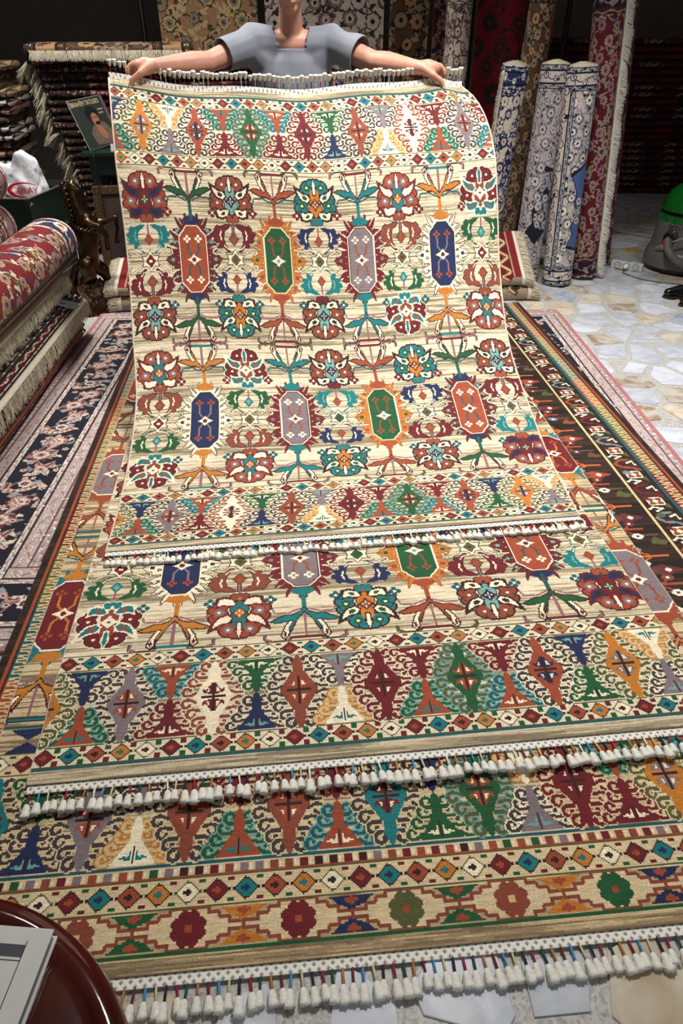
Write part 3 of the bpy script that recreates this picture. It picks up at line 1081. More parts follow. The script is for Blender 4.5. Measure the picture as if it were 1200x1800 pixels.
def chart_roll(kind, W, L, seed):
    """Surface of a rolled or folded city rug; row 0 is the foot (or near) end."""
    rng = random.Random(seed)
    C = dict(
        creamblue=dict(ground='pale', bg='mist', pal=dict(a='mist', b='snow', c='ink', edge='ink', stem='mist', leaves=['ink', 'mist', 'mist']), bpal=dict(a='lblue', b='snow', c='ink', edge='ink', stem='ink', leaves=['ink', 'slate']), bground='bone'),
        greyblack=dict(ground='pale2', bg='mist', pal=dict(a='mist', b='pale', c='ink', edge='ink', stem='mist', leaves=['char', 'slate', 'mist']), bpal=dict(a='slate', b='snow', c='ink', edge='ink', stem='char', leaves=['char', 'slate']), bground='pale'),
        creamnavy=dict(ground='bone', bg='indigo', pal=dict(a='indigo', b='bone', c='blue', edge='ink', stem='indigo', leaves=['indigo', 'ink', 'blue']), bpal=dict(a='snow', b='blue', c='snow', edge='ink', stem='lblue', leaves=['snow']), bground='indigo'),
        redfloral=dict(ground='dred', bg='ink', pal=dict(a='putty', b='mauve', c='indigo', edge='dred', stem='putty', leaves=['putty', 'indigo', 'putty']), bpal=dict(a='mauve', b='putty', c='ink', edge='ink', stem='putty', leaves=['putty', 'dusk']), bground='ink'),
        redroll=dict(ground='red', bg='rose', pal=dict(a='tan', b='dusk', c='indigo', edge='dred', stem='straw', leaves=['olive', 'bone', 'indigo']), bpal=dict(a='bone', b='rose', c='indigo', edge='snow', stem='snow', leaves=['snow', 'red', 'straw']), bground='indigo'),
        mauveroll=dict(ground='wine', bg='dusk', pal=dict(a='rose', b='bone', c='indigo', edge='dred', stem='rose', leaves=['bone', 'indigo', 'rose']), bpal=dict(a='bone', b='wine', c='indigo', edge='ink', stem='bone', leaves=['bone']), bground='dusk'),
        olive=dict(ground='umber', bg='umber2', pal=dict(a='putty', b='tan', c='k0', edge='k0', stem='putty', leaves=['k0', 'putty']), bpal=dict(a='putty', b='umber', c='k0', edge='k0', stem='k0', leaves=['k0', 'tan']), bground='tan'),
        maroonwall=dict(ground='cherry', bg='dred', pal=dict(a='dred', b='k0', c='red', edge='k0', stem='dred', leaves=['k0', 'dred']), bpal=dict(a='k0', b='dred', c='red', edge='k0', stem='k0', leaves=['k0']), bground='dred'),
        creamwall=dict(ground='bone', bg='pale', pal=dict(a='dusk', b='bone', c='ink', edge='char', stem='char', leaves=['char', 'dusk']), bpal=dict(a='dusk', b='bone', c='ink', edge='char', stem='char', leaves=['char']), bground='pale2'),
        goldwall=dict(ground='tan', bg='umber', pal=dict(a='straw', b='putty', c='umber', edge='umber2', stem='straw', leaves=['straw', 'umber']), bpal=dict(a='straw', b='umber', c='tan', edge='umber2', stem='straw', leaves=['straw']), bground='umber'),
        darkfold=dict(ground='dred', bg='k0', pal=dict(a='wine', b='dusk', c='ink', edge='k0', stem='wine', leaves=['ink', 'dusk', 'k0']), bpal=dict(a='dusk', b='wine', c='k0', edge='k0', stem='wine', leaves=['dusk']), bground='k0'))[kind]
    ch = Chart(W, L, C['ground'])
    floral_fill(ch, 0, 0, W, L, C['pal'], rng, 20)
    bw = 17 if kind in ('redfloral', 'redroll') else 14
    for s_ in (0, 1):
        y = lambda a, b: (a, b) if not s_ else (L - b, L - a)
        for a, b, g, p in ((1, 7, C['bg'], dict(C['bpal'], a='snow' if kind != 'maroonwall' else 'dred')), (7, 7 + bw, C['bground'], C['bpal']), (7 + bw, 13 + bw, C['bg'], C['bpal'])):
            ya, yb = y(a, b)
            guard(ch, 0, ya, W, yb, g, p, rng, 11 if b - a < 8 else 16, C['pal']['edge'])
    if kind == 'creamblue':
        guard(ch, int(W * .36), 27, int(W * .36) + 7, L - 27, 'mist', C['bpal'], rng, 9, 'ink')
        guard(ch, int(W * .36) + 7, 27, int(W * .56), L - 27, 'bone', dict(C['pal'], stem='char'), rng, 15, 'ink')
        for yy, c in ((L * .36, 'blue'),):
            P = Pen(ch, W * .31, yy, -1, 1.3, False)
            P.poly([(4, -34), (12, -20), (8, -12), (16, 0), (9, 10), (12, 20), (0, 40), (30, 52), (34, -40)], 'ink')
            P.poly([(6, -31), (14, -20), (10, -12), (18, 0), (11, 10), (14, 20), (3, 37), (30, 50), (34, -38)], c)
            floral_fill(ch, W * .08, yy - 14, W * .22, yy + 22, dict(C['pal'], a='snow', b='mist'), rng, 13, .8)
    if kind == 'greyblack':
        yy = L * .40
        P = Pen(ch, W * .28, yy, -1, 1.2, False)
        P.poly([(-14, -30), (-4, -20), (-8, -6), (2, 0), (-4, 14), (6, 24), (4, 40), (22, 36), (24, -30), (4, -44)], 'ink')
        floral_fill(ch, W * .10, yy - 34, W * .30, yy + 40, dict(C['pal'], a='pale', b='mist', edge='slate'), rng, 16, .8)
    return ch


def chart_kilim(dark):
    """Flat-woven runner: zigzag border near both ends and barred stripes."""
    W, L = 240, 60
    ch = Chart(W, L, 'red' if not dark else 'f0')
    for s_ in (0, 1):
        X = lambda a: a if not s_ else W - a
        for a, b, c in ((4, 5, 'tan'), (13, 14, 'tan'), (14, 15, 'dred')):
            ch.rect(min(X(a), X(b)), 0, max(X(a), X(b)), L, c)
        ch.rect(min(X(5), X(13)), 0, max(X(5), X(13)), L, 'dred' if not dark else 'k0')
        pts = [(X(6 if i % 2 else 12), i * 7) for i in range(0, L // 7 + 2)]
        ch.line(pts, 2.6, 'rust' if not dark else 'umber')
        ch.line(pts, 1.3, 'straw')
        for i in range(0, L // 14 + 1):
            Pen(ch, X(8), i * 14 + 7, 1, 1).diamond(0, 0, 1.6, 2, 'olive')
    for x in range(17, W - 30, 26):
        ch.line([(x, 4), (x + 22, 4)], 1.4, 'bone')
        for j in range(4):
            ch.line([(x + 3 + j * 5, 1), (x + 6 + j * 5, 4), (x + 3 + j * 5, 8)], 1.2, ['straw', 'slate'][j % 2])
        ch.line([(x, 16), (x + 20, 22), (x, 28)], 1.6, 'orange')
        Pen(ch, x + 8, 40, 1, 1).diamond(0, 0, 7, 6, 'navy')
        Pen(ch, x + 8, 40, 1, 1).diamond(0, 0, 3, 3, 'straw')
    return ch

# ------------------------------------------------------------------ materials of the rug ends
def lattice_material():
    m, t, n, l, b = nt('white_lattice_braid')
    tc = n.new('ShaderNodeTexCoord')
    outs = []
    for sgn in (1, -1):
        mp = n.new('ShaderNodeMapping')
        mp.inputs['Rotation'].default_value = (0, 0, sgn * PI / 4)
        l.new(tc.outputs['Object'], mp.inputs['Vector'])
        wv = n.new('ShaderNodeTexWave')
        wv.wave_type = 'BANDS'
        wv.bands_direction = 'X'
        wv.inputs['Scale'].default_value = 24
        wv.inputs['Distortion'].default_value = 0.0
        l.new(mp.outputs[0], wv.inputs['Vector'])
        outs.append(wv.outputs['Fac'])
    mx = n.new('ShaderNodeMath')
    mx.operation = 'MAXIMUM'
    l.new(outs[0], mx.inputs[0])
    l.new(outs[1], mx.inputs[1])
    r = n.new('ShaderNodeValToRGB')
    r.color_ramp.elements[0].position = 0.25
    r.color_ramp.elements[0].color = lin((150, 140, 124)) + (1,)
    r.color_ramp.elements[1].position = 0.6
    r.color_ramp.elements[1].color = lin((236, 234, 226)) + (1,)
    l.new(mx.outputs[0], r.inputs['Fac'])
    l.new(r.outputs['Color'], b.inputs['Base Color'])
    b.inputs['Roughness'].default_value = 0.85
    bp = n.new('ShaderNodeBump')
    bp.inputs['Strength'].default_value = 0.7
    bp.inputs['Distance'].default_value = 0.003
    l.new(mx.outputs[0], bp.inputs['Height'])
    l.new(bp.outputs['Normal'], b.inputs['Normal'])
    return m


M_LATT = lattice_material()


def tuft_mesh(seed):
    rng = random.Random(seed)
    bm = bmesh.new()
    seg = 14
    prof = [(0.0024, -0.026), (0.0060, -0.029), (0.0078, -0.036), (0.0088, -0.043), (0.0104, -0.051), (0.0110, -0.056), (0.0060, -0.0575)]
    ph = rng.uniform(0, 6)
    rings = []
    for j, (r, y) in enumerate(prof):
        ring = []
        for i in range(seg):
            a = 2 * PI * i / seg
            rr = r * (1 + 0.20 * (1 if i % 2 else -1) * (j > 1)) * (1 + rng.uniform(-.06, .06))
            ring.append(bm.verts.new((rr * math.cos(a), y + rng.uniform(-.002, .002) * (j > 3), 0.006 + rr * 0.72 * math.sin(a))))
        rings.append(ring)
    for a, b in zip(rings, rings[1:]):
        for i in range(seg):
            bm.faces.new((a[i], a[(i + 1) % seg], b[(i + 1) % seg], b[i]))
    bm.faces.new(rings[0][::-1])
    bm.faces.new(rings[-1])
    bmesh.ops.recalc_face_normals(bm, faces=bm.faces)
    me = bpy.data.meshes.new('tassel')
    bm.to_mesh(me)
    bm.free()
    me.polygons.foreach_set('use_smooth', [True] * len(me.polygons))
    me.materials.append(M_WHITE)
    return me


TUFTS = [tuft_mesh(s) for s in range(4)]
CORDS = []
for m_ in CORD + [M_WHITE]:
    bm = bmesh.new()
    tube(bm, [(0, 0.003, 0.003), (0, -0.010, 0.0045), (0.0004, -0.031, 0.006)], [0.0022, 0.0026, 0.0024], 6)
    me = bpy.data.meshes.new('cord')
    bm.to_mesh(me)
    bm.free()
    me.polygons.foreach_set('use_smooth', [True] * len(me.polygons))
    me.materials.append(m_)
    CORDS.append(me)


def tassels(parent, pts, rots, seed=0, cyc=(0, 1, 2, 3, 4, 5, 6), whites=False, size=1.0):
    """Each tassel is a part, its coloured cord a sub-part."""
    rng = random.Random(seed)
    for i, (p, r) in enumerate(zip(pts, rots)):
        o = bpy.data.objects.new('tassel', TUFTS[rng.randrange(4)])
        COL.objects.link(o)
        o.parent = parent
        o.location = p
        o.rotation_euler = (r[0], r[1], r[2] + rng.uniform(-.12, .12))
        s_ = rng.uniform(.9, 1.1) * size
        o.scale = (s_, s_ * rng.uniform(.92, 1.06), s_)
        c = bpy.data.objects.new('cord', CORDS[7 if (whites and i % 8 == 7) else cyc[i % len(cyc)]])
        COL.objects.link(c)
        c.parent = o


def sstep(a, b, x):
    t = np.clip((np.asarray(x, float) - a) / (b - a), 0, 1)
    return t * t * (3 - 2 * t)


# heights of the stack: every rug drops to what lies below where the rug under it ends
def h_e(y): return 0.010 * sstep(1.16, 1.27, y)
def h_d(y): return h_e(y) + 0.010 * sstep(0.92, 1.04, y)
def h_c(y): return h_d(y) + 0.011
def h_b(y): return h_c(y) + 0.011


def flat_rug(label, ch, k, x0, y0, top, thick=0.010, ky=None, rz=0.0, selv=M_SELV, ntas=0, ends=True, cat='rug', whites=False):
    """A rug lying on the stack; top(y) gives the pile height at a world y."""
    ky = ky or k
    W, L = ch.w * k, ch.h * ky
    t = thing('rug', label, cat, (x0, y0, 0), rz)
    me = run_mesh('pile', ch.a, k, ky=ky)
    co = np.empty(len(me.vertices) * 3, np.float32)
    me.vertices.foreach_get('co', co)
    co = co.reshape(-1, 3)
    co[:, 2] = top(co[:, 1] * math.cos(rz) + y0)
    me.vertices.foreach_set('co', co.ravel())
    link('pile', me, M_PILE, t)
    # woven foundation under the pile
    n = 260
    bm = bmesh.new()
    ring = []
    for i in range(n + 1):
        y = L * i / n
        z = float(top(y0 + y))
        ring.append([bm.verts.new(c) for c in ((0, y, z - .0016), (W, y, z - .0016), (W, y, z - thick + .0006), (0, y, z - thick + .0006))])
    for a, b in zip(ring, ring[1:]):
        for j in range(4):
            bm.faces.new((a[j], a[(j + 1) % 4], b[(j + 1) % 4], b[j]))
    bm.faces.new(ring[0])
    bm.faces.new(ring[-1][::-1])
    bm_obj('foundation', bm, M_BACK, t)
    for x in (0, W):
        bm = bmesh.new()
        tube(bm, [(x, L * i / n, float(top(y0 + L * i / n)) - thick * .45) for i in range(n + 1)], 0.0048, 8)
        bm_obj('selvedge', bm, selv, t, True)
    if ends:
        z = float(top(y0))
        bm = bmesh.new()
        box(bm, (0, -0.021, z - thick + .001), (W, 0.0, z - thick + .006), bev=0.001)
        bm_obj('kilim_end', bm, M_LATT, t)
        if ntas:
            tassels(t, [(W * (i + .5) / ntas, -0.020, z - thick + .0005) for i in range(ntas)], [(0, 0, 0)] * ntas, 5, whites=whites)
    return t


M_PINK = mat('pink_selvedge', (178, 112, 112), 0.9, noise=0.1)
M_DKSELV = mat('dark_brown_selvedge', (52, 36, 28), 0.9, noise=0.1)
CH_MAIN = chart_main()
flat_rug('navy bordered floral rug with pink edge, lowest of the stacked rugs on the floor', chart_navy(), 0.0052, -1.328, 1.50, lambda y: 0.010 + 0 * y, ky=0.0049, rz=math.radians(-3.6), selv=M_PINK, ends=False)
flat_rug('dark brown rug with rows of flowering branches, lying under the beige rugs', chart_dark(), 0.00545, -0.853, 1.05, lambda y: h_e(y) + 0.010, ky=0.0053, selv=M_DKSELV, ends=False)
flat_rug('largest beige rug with rosette end band, nearest the camera and under the others', chart_under(), 0.0036, -0.772, 0.585, h_c, thick=0.011, ntas=98)
flat_rug('beige medallion rug lying flat beneath the held rug', CH_MAIN, 0.003635, -0.662, 1.006, h_b, thick=0.011, rz=math.radians(0.9), ntas=82, whites=True)

# ------------------------------------------------------------------ the rug held up by the person
A_PROF = np.array([(1.895, .052), (1.93, .052), (2.05, .054), (2.2, .062), (2.36, .087), (2.52, .137), (2.68, .217), (2.83, .317), (2.96, .437), (3.075, .57), (3.175, .71),
                   (3.26, .85), (3.335, .97), (3.42, 1.08), (3.51, 1.17), (3.6, 1.245), (3.62, 1.262)])
_d = np.r_[0, np.cumsum(np.hypot(*np.diff(A_PROF, axis=0).T))]
A_S = spline(np.c_[_d, A_PROF], 400)
A_EDGE = np.array([(0, -.637, 1.035), (.2, -.636, 1.046), (.37, -.637, 1.050), (.53, -.635, 1.051), (.68, -.632, 1.044), (.83, -.630, 1.028), (.97, -.642, 1.012), (1.1, -.652, 1.003), (1.24, -.657, 1.0),
                   (1.36, -.660, .997), (1.48, -.664, .996), (1.6, -.669, .995), (1.72, -.676, .990), (1.84, -.683, .984), (1.97, -.688, .974), (2.06, -.693, .960), (2.12, -.697, .943), (2.17, -.702, .920), (2.21, -.704, .885), (2.25, -.706, .845)])
A_V = np.array([(0, 0), (.1714, .325), (.336, .69), (.5, 1.065), (.664, 1.445), (.8286, 1.83), (1, 2.218)])


def a_point(u, v):
    """Point of the held rug: u across 0..1, v along 0 (floor end) .. 1 (held end)."""
    u, v = np.broadcast_arrays(np.asarray(u, float), np.asarray(v, float))
    s = np.interp(v, A_V[:, 0], A_V[:, 1])
    over = np.clip(v - 1, 0, 1) * 2.24
    Y = np.interp(s, A_S[:, 0], A_S[:, 1]) + over * .4
    Z = np.interp(s, A_S[:, 0], A_S[:, 2]) + over * .9
    xl, xr = np.interp(s, A_EDGE[:, 0], A_EDGE[:, 1]), np.interp(s, A_EDGE[:, 0], A_EDGE[:, 2])
    X = xl + (xr - xl) * u
    c = 2 * u - 1
    Y = Y + 0.032 * c * (1 - sstep(0.2, 1.2, s))
    up = sstep(1.3, 2.25, s)
    Z = Z + up * (0.062 * np.abs(c + .02) ** 2.2) + up * 0.006 * np.sin(u * 19 + 1.0)
    mid = sstep(.3, 1.0, s) * (1 - sstep(1.6, 2.2, s))
    Y = Y + mid * 0.018 * np.sin(u * 7.5 + .4) + up * 0.02 * np.sin(u * 11)
    Z = Z + mid * 0.006 * np.sin(u * 9)
    # the far right corner falls away behind the gripping hand
    k = sstep(.90, 1.0, u) * sstep(1.75, 2.2, s)
    Y = Y + 0.06 * k
    Z = Z - 0.05 * k
    return np.stack([X, Y, Z], -1)


t = thing('rug', 'beige medallion rug with tasselled ends held up by the person in the grey shirt', 'rug', (0, 0, 0))
HELD = t
h_, w_ = CH_MAIN.a.shape
P = a_point(np.linspace(0, 1, w_ + 1)[None, :], np.linspace(0, 1, h_ + 1)[:, None])
link('pile', grid_mesh('pile', P, CH_MAIN.a, axis=1, cap=8), M_PILE, t)
Pc = a_point(np.linspace(0, 1, 61)[None, :], np.linspace(0, 1, 91)[:, None])
du, dv = np.gradient(Pc, axis=1), np.gradient(Pc, axis=0)
nrm = np.cross(du, dv)
nrm /= np.linalg.norm(nrm, axis=-1, keepdims=True)
Pb = Pc - nrm * 0.007
ids = np.arange(61 * 91).reshape(91, 61)
q = np.stack([ids[:-1, :-1], ids[1:, :-1], ids[1:, 1:], ids[:-1, 1:]], -1).reshape(-1, 4)
link('foundation', np_mesh('foundation', Pb.reshape(-1, 3), q), M_BACK, t)
for j in (0, 60):
    bm = bmesh.new()
    tube(bm, (Pc[:, j] + Pb[:, j]) / 2, 0.0046, 8)
    bm_obj('selvedge', bm, M_SELV, t, True)
for v0, v1 in ((0, -0.0095), (1, 1.010)):
    us = np.linspace(0, 1, 81)
    a, b = a_point(us, v0), a_point(us, v1)
    if v0 == 0:
        b = a + np.array([0, -0.021, -0.002])
        a = a - [0, 0, .003]
    bm = bmesh.new()
    V = [[bm.verts.new(p + d) for p in (a[i], b[i])] for i in range(81) for d in ([np.zeros(3)])]
    lo = [[bm.verts.new(p - np.array([0, .001, .004])) for p in (a[i], b[i])] for i in range(81)]
    for i in range(80):
        bm.faces.new((V[i][0], V[i + 1][0], V[i + 1][1], V[i][1]))
        bm.faces.new((lo[i][0], lo[i][1], lo[i + 1][1], lo[i + 1][0]))
        bm.faces.new((V[i][1], V[i + 1][1], lo[i + 1][1], lo[i][1]))
        bm.faces.new((V[i][0], lo[i][0], lo[i + 1][0], V[i + 1][0]))
    bm_obj('kilim_end', bm, M_LATT, t)
na = 76
us = (np.arange(na) + .5) / na
pf = a_point(us, 0.0) + np.array([0, -.021, -.009])
tassels(t, [tuple(p) for p in pf], [(0, 0, math.radians(1.5))] * na, 7, whites=True)
us = np.array([u for u in us if not (.050 < u < .100 or .880 < u < .945)])
pt = a_point(us, 1.010)
na = len(us)
tassels(t, [tuple(p) for p in pt], [(-PI / 2 + .25, 0, 0)] * na, 8, cyc=(4, 0, 3, 2, 1, 4, 2, 5, 3, 6), whites=True, size=.88)

# ------------------------------------------------------------------ room shell
def terrazzo_material():
    m, t, n, l, b = nt('pebbled_grout')
    tc = n.new('ShaderNodeTexCoord')
    v = n.new('ShaderNodeTexVoronoi')
    v.inputs['Scale'].default_value = 170
    l.new(tc.outputs['Object'], v.inputs['Vector'])
    nz = n.new('ShaderNodeTexNoise')
    nz.inputs['Scale'].default_value = 420
    l.new(tc.outputs['Object'], nz.inputs['Vector'])
    r = n.new('ShaderNodeValToRGB')
    e = r.color_ramp.elements
    e[0].position, e[0].color = 0.0, lin((144, 140, 135)) + (1,)
    e[1].position, e[1].color = 1.0, lin((204, 201, 196)) + (1,)
    x = e.new(0.55)
    x.color = lin((190, 187, 182)) + (1,)
    l.new(v.outputs['Color'], r.inputs['Fac'])
    mx = n.new('ShaderNodeMixRGB')
    mx.blend_type = 'MULTIPLY'
    mx.inputs[0].default_value = 0.18
    l.new(r.outputs['Color'], mx.inputs[1])
    l.new(nz.outputs['Color'], mx.inputs[2])
    l.new(mx.outputs[0], b.inputs['Base Color'])
    b.inputs['Roughness'].default_value = 0.45
    return m


def marble(name, a, b_, rough=0.28):
    m, t, n, l, b = nt(name)
    tc = n.new('ShaderNodeTexCoord')
    oi = n.new('ShaderNodeObjectInfo')
    ad = n.new('ShaderNodeVectorMath')
    ad.operation = 'MULTIPLY_ADD'
    ad.inputs[1].default_value = (1, 1, 1)
    l.new(tc.outputs['Object'], ad.inputs[0])
    l.new(oi.outputs['Random'], ad.inputs[2])
    nz = n.new('ShaderNodeTexNoise')
    nz.inputs['Scale'].default_value = 7
    nz.inputs['Detail'].default_value = 6
    nz.inputs['Distortion'].default_value = 1.6
    l.new(ad.outputs[0], nz.inputs['Vector'])
    r = n.new('ShaderNodeValToRGB')
    r.color_ramp.elements[0].position, r.color_ramp.elements[0].color = 0.36, lin(b_) + (1,)
    r.color_ramp.elements[1].position, r.color_ramp.elements[1].color = 0.56, lin(a) + (1,)
    l.new(nz.outputs['Fac'], r.inputs['Fac'])
    l.new(r.outputs['Color'], b.inputs['Base Color'])
    b.inputs['Roughness'].default_value = rough
    return m


M_GROUT = terrazzo_material()
M_WALL = mat('dim_plaster', (112, 104, 98), 0.9, noise=0.08, scale=6)
M_CEIL = mat('ceiling_plaster', (170, 168, 164), 0.9, noise=0.04, scale=4)
RX0, RX1, RY0, RY1 = -3.4, 5.2, -3.2, 9.2


def slab(name, lo, hi, m):
    bm = bmesh.new()
    box(bm, lo, hi)
    return tag(bm_obj(name, bm, m), kind='structure')


FLOOR = slab('floor', (RX0, RY0, -0.08), (RX1, RY1, -0.004), M_GROUT)
slab('ceiling', (RX0, RY0, CEIL), (RX1, RY1, CEIL + .08), M_CEIL)
slab('wall_back', (RX0, RY1, 0), (RX1, RY1 + .1, CEIL), M_WALL)
slab('wall_left', (RX0 - .1, RY0, 0), (RX0, RY1, CEIL), M_WALL)
slab('wall_right', (RX1, RY0, 0), (RX1 + .1, RY1, CEIL), M_WALL)
slab('wall_front', (RX0, RY0 - .1, 0), (RX1, RY0, CEIL), M_WALL)


# unseen window, added on the front wall to house the daylight fill
M_FRAME = mat('window_frame_metal', (60, 60, 62), .4, .6)
gm_, gt_, gn_, gl_, gb_ = nt('shop_glass')
gb_.inputs['Base Color'].default_value = (.75, .82, .88, 1)
gb_.inputs['Roughness'].default_value = .05
WIN = bpy.data.objects.new('added_window_1', None)
COL.objects.link(WIN)
WIN.location = (.6, RY0 + .012, 2.0)
tag(WIN, kind='structure')
for lo, hi in (((-1.58, -.01, -1.03), (1.58, .03, -.95)), ((-1.58, -.01, .95), (1.58, .03, 1.03)), ((-1.58, -.01, -.95), (-1.50, .03, .95)), ((1.50, -.01, -.95), (1.58, .03, .95)), ((-.03, -.01, -.95), (.03, .03, .95))):
    bm = bmesh.new()
    box(bm, lo, hi, bev=.004)
    bm_obj('added_window_frame', bm, M_FRAME, WIN)
for x0, x1 in ((-1.5, -.03), (.03, 1.5)):
    bm = bmesh.new()
    box(bm, (x0, .0, -.95), (x1, .006, .95))
    bm_obj('added_window_pane', bm, gm_, WIN)


# crazy-paved marble: every slab is its own piece set in the grout
def clip(poly, p, n_):
    out = []
    for i in range(len(poly)):
        a, b = poly[i], poly[(i + 1) % len(poly)]
        da, db = (a - p).dot(n_), (b - p).dot(n_)
        if da <= 0: out.append(a)
        if da * db < 0: out.append(a + (b - a) * (da / (da - db)))
    return out


STONE = [marble('white_marble', (208, 211, 217), (186, 190, 199)), marble('pale_grey_marble', (194, 197, 204), (170, 175, 184)), marble('blue_grey_marble', (170, 177, 192), (140, 149, 168)),
         marble('cream_marble', (206, 196, 178), (180, 162, 136)), marble('ochre_marble', (196, 166, 116), (166, 132, 88)), marble('speckled_marble', (188, 181, 170), (150, 126, 104))]


def proj(p):
    d = Vector(p) - Vector((0, 0, CAM_H))
    R = d.x * math.cos(YAW) - d.y * math.sin(YAW)
    F = d.x * math.sin(YAW) + d.y * math.cos(YAW)
    t = F * math.cos(PITCH) - d.z * math.sin(PITCH)
    v = (-d.z * math.cos(PITCH) - F * math.sin(PITCH)) / t
    return 600 + FPX * R / t, 900 + FPX * v, t


rng = random.Random(5)
seeds = []
for (x0, x1, y0, y1) in ((1.35, 4.6, 1.4, 7.6), (-1.9, -0.7, 4.05, 6.0), (-0.95, 1.5, -0.1, 0.85)):
    st = 0.19
    for i in range(int((x1 - x0) / st) + 1):
        for j in range(int((y1 - y0) / st) + 1):
            seeds.append(Vector((x0 + (i + rng.uniform(-.42, .42) + .5 * (j % 2)) * st, y0 + (j + rng.uniform(-.42, .42)) * st)))
stones = []
for k, s_ in enumerate(seeds):
    px, py, t_ = proj((s_.x, s_.y, 0))
    if t_ < .3 or not (-60 < px < 1330 and 290 < py < 1880):
        continue
    if 0.62 < s_.y < 4.2 and s_.x < 1.52:
        continue
    pl = [s_ + Vector(c) for c in ((-.3, -.3), (.3, -.3), (.3, .3), (-.3, .3))]
    for j, o_ in enumerate(seeds):
        d = o_ - s_
        if j != k and d.length < 0.62:
            pl = clip(pl, s_ + d * 0.5, d)
            if len(pl) < 3: break
    if len(pl) < 3:
        continue
    c = sum(pl, Vector((0, 0))) / len(pl)
    pl = [c + (p - c) * max(0.55, 1 - rng.uniform(.018, .034) / max(.03, (p - c).length)) for p in pl]
    if rng.random() < .35 and len(pl) > 4:
        pl.pop(rng.randrange(len(pl)))
    stones.append((t_, c, pl))
stones.sort(key=lambda a: a[0])
for n_, (t_, c, pl) in enumerate(stones[:300]):
    bm = bmesh.new()
    top = [bm.verts.new((p.x - c.x, p.y - c.y, 0.0)) for p in pl]
    mid = [bm.verts.new(((p.x - c.x) * 1.02, (p.y - c.y) * 1.02, -0.0015)) for p in pl]
    low = [bm.verts.new(((p.x - c.x) * 1.02, (p.y - c.y) * 1.02, -0.006)) for p in pl]
    bm.faces.new(top)
    m_ = len(pl)
    for a, b in ((top, mid), (mid, low)):
        for i in range(m_):
            bm.faces.new((a[i], b[i], b[(i + 1) % m_], a[(i + 1) % m_]))
    o = bm_obj('stone', bm, STONE[rng.choices(range(6), (34, 24, 7, 18, 6, 11))[0]], FLOOR)
    o.location = (c.x, c.y, 0)
if len(stones) > 300:
    bm = bmesh.new()
    for t_, c, pl in stones[300:]:
        vs = [bm.verts.new((p.x, p.y, 0)) for p in pl]
        lo = [bm.verts.new((p.x, p.y, -.006)) for p in pl]
        bm.faces.new(vs)
        for i in range(len(pl)):
            bm.faces.new((vs[i], lo[i], lo[(i + 1) % len(pl)], vs[(i + 1) % len(pl)]))
    tag(bm_obj('far_stones', bm, STONE[1], FLOOR), kind='stuff')

# ceiling light panels (above the frame)
M_PANEL = mat('panel_frame', (220, 220, 220), 0.4)
me_, tn_, nn_, ll_, bb_ = nt('lit_diffuser')
bb_.inputs['Emission Color'].default_value = (1, .98, .95, 1)
bb_.inputs['Emission Strength'].default_value = 3
for (x, y), lb in (((0.8, 2.8), 'square ceiling light panel over the stacked rugs'), ((2.75, 3.2), 'square ceiling light panel over the marble floor'), ((-1.1, 4.45), 'square ceiling light panel over the rolled rugs')):
    t = thing('ceiling_light', lb, 'light', (x, y, CEIL))
    for a in range(4):
        bm = bmesh.new()
        box(bm, (-.33, .30, -.03), (.33, .33, 0), Matrix.Rotation(a * PI / 2, 4, 'Z'))
        bm_obj('frame', bm, M_PANEL, t)
    bm = bmesh.new()
    box(bm, (-.30, -.30, -.012), (.30, .30, -.002))
    bm_obj('diffuser', bm, me_, t)

# ------------------------------------------------------------------ rolled and folded rugs
def section(chart, p0, p1, hw, hh, n=2.0, ends=0.03, sag=0.0, up=Vector((0, 0, 1)), u0=0.0, wob=0.0, seed=0):
    """Surface points of a (flattened) roll from p0 to p1; u runs around from the right-hand side upwards."""
    p0, p1 = Vector(p0), Vector(p1)
    ax = (p1 - p0).normalized()
    L = (p1 - p0).length
    X = ax.cross(up).normalized()
    Z = X.cross(ax).normalized()
    h, w = chart.a.shape
    v = np.linspace(0, 1, h + 1)[:, None]
    a = 2 * PI * (np.linspace(0, 1, w + 1)[None, :] + u0)
    c, s_ = np.cos(a), np.sin(a)
    e = 2.0 / n
    cx, cz = np.sign(c) * np.abs(c) ** e, np.sign(s_) * np.abs(s_) ** e
    d = np.minimum(v, 1 - v) * L
    f = np.sqrt(np.clip(1 - (1 - np.clip(d / ends, 0, 1)) ** 2, 0.02, 1)) * .12 + .88
    rg = np.random.default_rng(seed)
    wb = 1 + wob * (np.sin(v * 9 + rg.uniform(0, 6)) * np.cos(a * 2 + rg.uniform(0, 6)) + .6 * np.sin(v * 21 + a + rg.uniform(0, 6)))
    lx, lz = hw * cx * f * wb, hh * cz * f * wb - sag * np.sin(PI * v)
    ly = v * L + 0 * a
    return (np.array(p0) + lx[..., None] * np.array(X) + ly[..., None] * np.array(ax) + lz[..., None] * np.array(Z)), X, ax, Z


